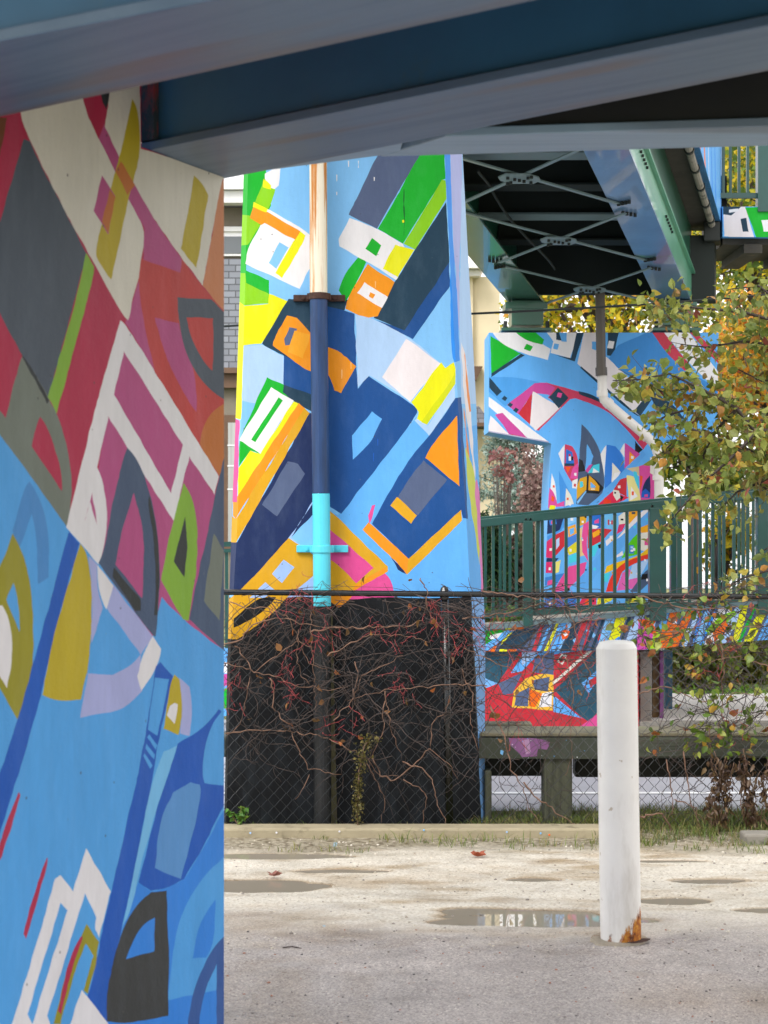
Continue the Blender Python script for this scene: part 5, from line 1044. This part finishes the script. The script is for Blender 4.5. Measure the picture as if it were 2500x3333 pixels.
# ------------------------------------------------------------ bollard
def bollard_mat():
    m, n, l, p = nt('chipped_white_bollard_paint')
    tc = n.new('ShaderNodeTexCoord'); sp = n.new('ShaderNodeSeparateXYZ'); l.new(tc.outputs['Object'], sp.inputs[0])
    t0 = tex(n, l, 5, 5); r0 = ramp(n, l, t0.outputs[0], [(.3, lin((232,229,226))), (.7, lin((242,240,236)))])
    def M(op, a_, b_, c_=None):
        x = n.new('ShaderNodeMath'); x.operation = op
        for i, v in enumerate((a_, b_, c_)):
            if v is None: continue
            if hasattr(v, 'links'): l.new(v, x.inputs[i])
            else: x.inputs[i].default_value = v
        return x.outputs[0]
    t1 = tex(n, l, 22, 8, (1,1,.35), rough=.7); t2 = tex(n, l, 9, 4, (1,1,.5))
    # rust height grows towards the right side (object x)
    lim = M('MULTIPLY_ADD', sp.outputs['X'], 1.35, .03); lim = M('MAXIMUM', lim, .042); nz = M('MULTIPLY_ADD', t1.outputs[0], .42, -.21); nz2 = M('MULTIPLY_ADD', t2.outputs[0], .12, -.06)
    d = M('SUBTRACT', lim, sp.outputs['Z']); d = M('ADD', d, nz); d = M('ADD', d, nz2)
    r1 = ramp(n, l, d, [(0, g(0)), (.035, g(1))])
    t3 = tex(n, l, 40, 6); rc = ramp(n, l, t3.outputs[0], [(.35, lin((96,50,26))), (.5, lin((178,104,34))), (.68, lin((214,156,60)))])
    c = mixc(n, l, r1.outputs[0], r0.outputs[0], rc.outputs[0])
    t4 = tex(n, l, 17, 6); r4 = ramp(n, l, t4.outputs[0], [(.68, g(0)), (.71, g(.75))]); c = mixc(n, l, r4.outputs[0], c, lin((176,158,134)))
    t9 = tex(n, l, 4, 6, (1,1,.22), rough=.7); r9 = ramp(n, l, t9.outputs[0], [(.5, g(1)), (.75, lin((206,202,194)))]); c = mixc(n, l, 1, c, r9.outputs[0], 'MULTIPLY')
    l.new(c, p.inputs['Base Color']); rr_ = ramp(n, l, r1.outputs[0], [(0, g(.38)), (1, g(.85))]); l.new(rr_.outputs[0], p.inputs['Roughness'])
    t5 = tex(n, l, 70, 3); t6 = tex(n, l, 8, 5, (1,1,.4)); b = bump(n, l, t6.outputs[0], .35, .006); b = bump(n, l, r1.outputs[0], .5, -.003, b); l.new(bump(n, l, t5.outputs[0], .25, .002, b), p.inputs['Normal'])
    return m
bo = obj('bollard', MB().lathe([(.0825,0),(.0825,.6),(.0825,1.196),(.0825,1.1965),(.0815,1.199),(.069,1.221),(.0685,1.2215),(.066,1.223),(.0655,1.223),(.04,1.228),(.003,1.229)], 48), bollard_mat(), smooth=True)
bo.location = (.9625, 7.49, 0); bo.rotation_euler = (0, R(-.85), 0); tag(bo, 'thick white steel bollard with a rusty foot standing on the asphalt', 'bollard')
mb = MB(); n_ = 40; ring = []
for k in range(n_):
    a_ = 2*math.pi*k/n_; r = .118*(1+.3*noise.noise(Vector((math.cos(a_)*2, math.sin(a_)*2, 5)))); ring.append((.955+r*math.cos(a_)*1.08, 7.49+r*math.sin(a_)))
mb.add([(x, y, -.01) for x, y in ring]+[(.9625+(x-.9625)*.9, 7.49+(y-7.49)*.9, .019) for x, y in ring], [(k,(k+1)%n_,n_+(k+1)%n_,n_+k) for k in range(n_)]+[tuple(range(n_, 2*n_))])
cf = obj('concrete_collar', mb, mat('stained_footing', lin((186,174,156)), .9, .4, 12, .6, 60, dirt=lin((130,84,50)), dirt_scale=11, dirt_th=.55), bo); cf.matrix_parent_inverse = (Matrix.Translation(bo.location)@bo.rotation_euler.to_matrix().to_4x4()).inverted()
crm_ = obj('rust_flakes', MB().add([(.9625+.1*math.cos(t_)+.02, 7.49-.1*abs(math.sin(t_))-.0, .0205) for t_ in np.linspace(.15, 1.4, 12)]+[(.9625+.083*math.cos(t_), 7.49-.083*math.sin(t_), .0215) for t_ in np.linspace(1.4,.15,12)], [tuple(range(24))]), m_rust, bo); crm_.matrix_parent_inverse = cf.matrix_parent_inverse

# ------------------------------------------------------------ house behind
YH = 30.0
hs_ = thing('house', 'two storey beige and grey house behind the piers, with white eaves and grey shingled siding', 'house', (at(1100,0,YH).x, YH, 0))
X = lambda px_, Y=YH: at(px_, 0, Y).x
Z = lambda py_, Y=YH: at(0, py_, Y).z
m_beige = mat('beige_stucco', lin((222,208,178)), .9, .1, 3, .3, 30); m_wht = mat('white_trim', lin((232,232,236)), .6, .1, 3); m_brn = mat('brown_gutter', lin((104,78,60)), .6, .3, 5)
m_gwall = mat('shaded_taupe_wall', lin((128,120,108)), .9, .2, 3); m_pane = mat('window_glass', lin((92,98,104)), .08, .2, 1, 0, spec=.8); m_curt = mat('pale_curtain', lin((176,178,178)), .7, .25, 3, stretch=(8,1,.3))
def brick_m(name, c1, c2, mo, sc_, w_, h_):
    m, n, l, p = nt(name); tc = n.new('ShaderNodeTexCoord'); mp = n.new('ShaderNodeMapping'); mp.inputs['Rotation'].default_value = (R(90),0,0); l.new(tc.outputs['Object'], mp.inputs[0])
    b = n.new('ShaderNodeTexBrick'); b.inputs['Color1'].default_value = c1; b.inputs['Color2'].default_value = c2; b.inputs['Mortar'].default_value = mo; b.inputs['Scale'].default_value = sc_; b.inputs['Brick Width'].default_value = w_; b.inputs['Row Height'].default_value = h_; b.inputs['Mortar Size'].default_value = .01
    l.new(mp.outputs[0], b.inputs[0]); l.new(b.outputs[0], p.inputs['Base Color']); p.inputs['Roughness'].default_value = .85; return m
m_shing = brick_m('grey_shingles', lin((138,142,152)), lin((120,124,134)), lin((84,86,92)), 1, .22, .105)
def hb(nm, x0, x1, y0, y1, Y0, d_, m, par=None, bev_=0): return obj(nm, MB().box(X(x0), X(x1), Y0, Y0+d_, Z(y1), Z(y0)), m, par or hs_, bev=bev_)
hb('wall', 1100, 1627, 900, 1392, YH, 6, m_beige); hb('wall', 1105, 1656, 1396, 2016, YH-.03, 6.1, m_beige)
hb('eave', 1090, 1572, 868, 884, YH-.5, 6.8, m_wht); hb('eave', 1095, 1560, 886, 905, YH-.3, 6.4, m_wht)
hb('downspout', 1528, 1538, 905, 1990, YH-.12, .08, m_beige); hb('siding_strip', 1500, 1527, 905, 1300, YH-.02, .018, mat('tan_siding', lin((190,176,148)), .9, .2, 5))
obj('gutter_end', MB().hexa([(X(1490),YH-.35,Z(1240)),(X(1548),YH-.35,Z(1240)),(X(1548),YH-.01,Z(1240)),(X(1490),YH-.01,Z(1240)),(X(1490),YH-.35,Z(1197)),(X(1568),YH-.35,Z(1197)),(X(1568),YH-.01,Z(1197)),(X(1490),YH-.01,Z(1197))]), m_brn, hs_)
obj('porch_roof', MB().hexa([(X(1400),YH-.9,Z(1392)),(X(1594),YH-.9,Z(1392)),(X(1594),YH-.04,Z(1392)),(X(1400),YH-.04,Z(1392)),(X(1400),YH-.3,Z(1325)),(X(1556),YH-.3,Z(1325)),(X(1556),YH-.04,Z(1325)),(X(1400),YH-.04,Z(1325))]), brick_m('dark_shingles', lin((104,104,110)), lin((90,90,96)), lin((70,70,74)), 1, .2, .09), hs_)
hb('porch_fascia', 1400, 1596, 1384, 1396, YH-.95, .045, m_brn)
wn_ = hb('window', 1549, 1563, 1545, 1628, YH-.06, .025, m_brn); hb('pane', 1552, 1560, 1550, 1623, YH-.064, .003, m_pane, wn_)
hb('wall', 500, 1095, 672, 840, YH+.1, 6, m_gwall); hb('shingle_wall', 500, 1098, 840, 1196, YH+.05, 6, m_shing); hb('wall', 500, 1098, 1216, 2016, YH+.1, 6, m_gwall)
hb('fascia', 480, 1088, 597, 632, YH-.5, .1, m_wht); hb('fascia', 480, 1088, 634, 672, YH-.4, .3, m_wht); hb('roof', 480, 1088, 585, 596, YH-.45, 6.5, m_wht)
w2 = hb('window', 700, 905, 735, 832, YH+.04, .05, m_wht, bev_=.01); hb('pane', 712, 893, 768, 824, YH+.03, .008, m_pane, w2); hb('lintel', 690, 915, 738, 752, YH-.0, .038, m_wht, w2)
hb('gutter', 480, 1097, 1198, 1216, YH-.15, .2, m_brn); hb('soffit_board', 480, 1097, 1217, 1262, YH-.05, .14, m_brn)
w3 = hb('window', 690, 960, 1350, 1790, YH+.03, .06, m_brn); hb('pane', 742, 800, 1375, 1775, YH+.018, .01, m_curt, w3); hb('pane', 810, 940, 1375, 1775, YH+.018, .01, m_curt, w3)
for y in (1447, 1514, 1590): hb('muntin', 740, 940, y, y+4, YH+.01, .006, m_wht, w3)

# overhead cable
cb = obj('overhead_cable', MB().tube([at(x, 1020+2*((x-1500)/700)-((x-1500)/760)*52+math.sin((x-1400)/1300*3.1)*9, 12.2) for x in range(700, 2900, 40)], .0075, 6), m_bolt); tag(cb, 'thin black cable strung across in front of the green footbridge', 'cable')

# ------------------------------------------------------------ trees and shrubs
def crown_pts(n_, cx, cy, Y, rx, ry, rd, nl=16, seed=0, lump=.42):
    r_ = np.random.default_rng(seed); c0 = np.array(at(cx, cy, Y)); s = Y/F; out = []
    L = [c0+np.array((r_.uniform(-.75,.75)*rx*s, r_.uniform(-.7,.7)*rd, r_.uniform(-.75,.75)*ry*s)) for _ in range(nl)]
    for i in range(n_):
        c_ = L[r_.integers(nl)]; d = r_.normal(size=3); d /= np.linalg.norm(d); q = r_.random()**.45
        out.append(c_+d*q*np.array((rx*s*lump, rd*lump, ry*s*lump)))
    return np.array(out), L
def tree(label, cat, cx, cy, Y, rx, ry, rd, n_, size, cols, seed, trunk_px, nl=16, lump=.4, name='maple_tree', group=None, droop=.4):
    P, L = crown_pts(n_, cx, cy, Y, rx, ry, rd, nl, seed, lump); b_ = at(trunk_px, 0, Y); base = Vector((b_.x, Y, 0)); t = thing(name, label, cat, base, group)
    top = Vector(at(cx, cy, Y)); mb = MB(); tr_ = min(.16, .03+.03*top.z); mid = base.lerp(top, .5); mb.tube([base, mid, top], [tr_, tr_*.75, tr_*.4], 10); obj('trunk', mb, m_bark_d, t, smooth=True)
    bb = MB()
    for c_ in L:
        st_ = mid.lerp(top, random.random()); c_ = Vector(c_); k = st_.lerp(c_, .5)+Vector((random.uniform(-.2,.2), random.uniform(-.2,.2), random.uniform(0,.3))); bb.tube([st_, k, c_], [tr_*.35, tr_*.22, tr_*.08], 6)
        for j in range(4): bb.tube([k.lerp(c_, .4+.12*j), c_+Vector((random.gauss(0,.35), random.gauss(0,.35), random.gauss(0,.35)))], [tr_*.1, tr_*.03], 4)
    obj('branches', bb, m_bark_d, t, smooth=True); leaves('crown', P, size, cols, M_FAR, t, droop=droop, wid=.5, quad=True); return t
yel = [((224,196,40),5), ((186,180,40),4), ((150,160,50),3), ((232,170,50),2), ((110,130,44),2)]
grn = [((110,136,52),5), ((84,112,44),3), ((150,156,56),3), ((190,176,50),2)]
ora = [((236,160,60),4), ((226,190,60),4), ((190,170,60),3), ((150,150,50),2), ((206,120,60),1)]
tree('yellow green maple seen under the green footbridge and above the far pier', 'tree', 1985, 1010, 26, 320, 320, 2.4, 5600, .085, yel, 1, 2000, 18)
tree('tall green and yellow tree behind the upper right landing', 'tree', 2470, 700, 27, 320, 440, 2.4, 6800, .09, grn+yel[:2], 2, 2520, 18)
tree('orange yellow maple at the right, behind the near branches', 'tree', 2520, 1270, 22, 250, 380, 2, 5600, .08, ora, 3, 2560, 16)
tree('green tree right of the far pier stem, behind the ramp railing', 'tree', 2270, 1430, 24, 140, 260, 1.4, 4200, .085, grn, 4, 2260, 12)
tree('thin yellow leaved sapling behind the ramp railing at the right', 'tree', 2330, 1740, 20, 120, 130, .6, 520, .09, yel, 14, 2340, 8, lump=.5)
# spruce
sx = thing('spruce_tree', 'blue green spruce between the house and the far pier', 'tree', (at(1690,0,25).x, 25, 0))
c0 = at(1700, 1300, 25); mb = MB(); base = Vector((c0.x, 25, 0)); mb.tube([base, Vector((c0.x, 25, 3.5))], [.09, .02], 8); obj('trunk', mb, m_bark_d, sx, smooth=True)
mb = MB(); nd = []
for k in range(150):
    z = random.uniform(.9, 3.4); a_ = random.uniform(0, 6.28); ln_ = .85*(1-(z-.6)/3.4)+.12; st_ = Vector((c0.x, 25, z)); e_ = st_+Vector((math.cos(a_)*ln_, math.sin(a_)*ln_, .12+random.uniform(-.1,.15))); mb.tube([st_, e_], [.012, .004], 4)
    for j in range(120):
        t_ = random.uniform(.15,1); q = st_.lerp(e_, t_)+Vector((random.gauss(0,.05), random.gauss(0,.05), random.gauss(0,.035))); nd.append(tuple(q))
obj('branches', mb, m_bark_d, sx); leaves('needles', nd, .06, [((186,206,198),4), ((150,178,168),3), ((206,220,214),2), ((120,146,134),2)], M_FAR, sx, wid=.16, quad=True, droop=.1)
def bush(label, cx, cy, Y, rx, ry, rd, n_, size, cols, seed, name='shrub', wid=.45, nl=12, lump=.5):
    P, L = crown_pts(n_, cx, cy, Y, rx, ry, rd, nl, seed, lump); b_ = Vector((at(cx,0,Y).x, Y, 0)); t = thing(name, label, 'shrub', b_)
    mb = MB()
    for c_ in L: mb.tube([b_+Vector((random.uniform(-.1,.1),0,0)), b_.lerp(Vector(c_), .6)+Vector((0,0,.1)), Vector(c_)], [.018*min(1,rx/70),.010*min(1,rx/70),.003], 5)
    obj('stems', mb, m_bark_d, t, smooth=True); leaves('foliage', P, size, cols, M_FAR, t, wid=wid, quad=True); return t
pur = [((150,116,112),4), ((172,144,136),3), ((124,94,90),3), ((196,176,164),1)]
bush('purple brown leaved shrub beside the far pier stem', 1730, 1600, 22, 70, 170, .5, 3000, .045, pur, 5)
bush('small red leaved shrub against the blue green spruce', 1636, 1525, 23.5, 42, 85, .5, 240, .055, [((150,100,102),3), ((170,124,118),2)], 6, nl=22, lump=.25)
bush('dark green arborvitae behind the left end of the ramp railing', 1600, 1860, 17, 60, 190, .35, 6500, .05, [((52,84,40),4), ((72,104,50),3), ((36,60,32),3)], 7, wid=.16)
bush('low dark shrub behind the ramp railing next to the purple one', 1700, 1900, 19.5, 90, 170, .5, 4200, .06, [((84,74,60),3), ((70,84,50),4), ((100,70,66),2)], 8)
bush('low green plants at the foot of the ramp railing, left end', 1640, 2030, 15.9, 80, 40, .3, 1300, .05, [((100,130,60),3), ((70,100,44),2)], 9)
ol_ = [((150,150,66),4), ((124,132,60),3), ((170,160,84),2), ((96,110,50),2)]
bush('olive green shrubs beyond the pale paving, left clump', 2260, 2170, 18.6, 120, 105, .5, 4200, .06, ol_, 10)
bush('olive green shrubs beyond the pale paving, right clump at the picture edge', 2460, 2140, 19.2, 140, 125, .5, 4600, .06, ol_, 11)
bush('bright green ground plants edging the pale paving', 2330, 2262, 17.4, 160, 22, .25, 1300, .045, [((130,170,70),3), ((110,150,60),2), ((180,190,120),1)], 12)

# ------------------------------------------------------------ leafy branches reaching in from the right, near
nt_ = thing('leafy_tree', 'near tree reaching in from the right with curling green, yellow and rust leaves', 'tree', (3.35, 11.1, 0))
obj('trunk', MB().tube([(3.35,11.1,0),(3.3,11.1,1.5),(3.2,11.0,2.6),(3.25,11.0,4)], [.09,.075,.055,.03], 12), m_bark_d, nt_, smooth=True)
arms = [([(2900,1250),(2650,1080),(2420,1015),(2250,1000),(2160,985),(2105,1010)], 10.6, 1.0), ([(2900,1300),(2600,1130),(2420,1110),(2300,1130),(2215,1120)], 10.9, .8), ([(2850,1500),(2500,1460),(2400,1330),(2330,1290),(2180,1215),(2080,1235),(1995,1238)], 10.5, 1.0),
        ([(2450,1390),(2380,1310),(2260,1260),(2160,1275),(2060,1240)], 10.7, .7), ([(2850,1520),(2550,1500),(2380,1445),(2250,1395),(2190,1440),(2130,1500)], 10.5, .9), ([(2600,1400),(2470,1400),(2370,1500),(2290,1570),(2230,1640),(2150,1730)], 10.3, 1.1),
        ([(2600,1480),(2500,1560),(2400,1600),(2340,1660)], 10.9, .5), ([(2850,1400),(2620,1300),(2520,1200),(2460,1060)], 11.2, .9), ([(2850,1640),(2620,1590),(2500,1530),(2420,1450)], 11.0, .8), ([(2800,1200),(2560,1000),(2470,930),(2380,940)], 10.9, .7), ([(2400,1330),(2330,1400),(2290,1480),(2300,1560)], 10.6, .8), ([(2330,1290),(2250,1330),(2170,1350),(2110,1400)], 10.6, .8),
        ([(2850,1800),(2650,1740),(2540,1760),(2470,1800)], 10.5, .2), ([(2700,1900),(2520,1850),(2420,1880),(2330,1930)], 10.4, .15), ([(2850,1250),(2600,1220),(2480,1240),(2400,1200)], 11.0, .7), ([(2800,1620),(2560,1640),(2480,1580),(2440,1500)], 11.0, .8)]
bm_ = MB(); P = []
for pts, Y, dens in arms:
    w3d = [at(x, y, Y+.25*noise.noise(Vector((x*.01, y*.01, Y)))) for x, y in pts]; k = len(w3d)
    bm_.tube(w3d, [.012-.009*i/(k-1) for i in range(k)], 6)
    for i in range(k-1):
        seg = (w3d[i+1]-w3d[i]).length; nn = int(seg*(40+120*dens)) if pts[i+1][0] < 2600 else 4
        for j in range(nn):
            q = w3d[i].lerp(w3d[i+1], random.random()); e_ = q+Vector((random.gauss(0,.055), random.gauss(0,.12), random.gauss(-.01,.05)))
            if j % 3 == 0: bm_.tube([q, e_], .0016, 4, caps=False)
            P.append(tuple(e_))
            if random.random() < .6: P.append(tuple(e_+Vector((random.gauss(0,.03), random.gauss(0,.03), random.gauss(0,.03)))))
obj('branches', bm_, m_bark_d, nt_, smooth=True)
leaves('leaves', P, .055, [((150,158,72),6), ((116,132,56),5), ((178,182,98),4), ((190,170,70),2.2), ((196,140,66),1.1), ((168,90,74),.3), ((140,118,70),1.4)], M_LEAF, nt_, droop=.55, wid=.36)
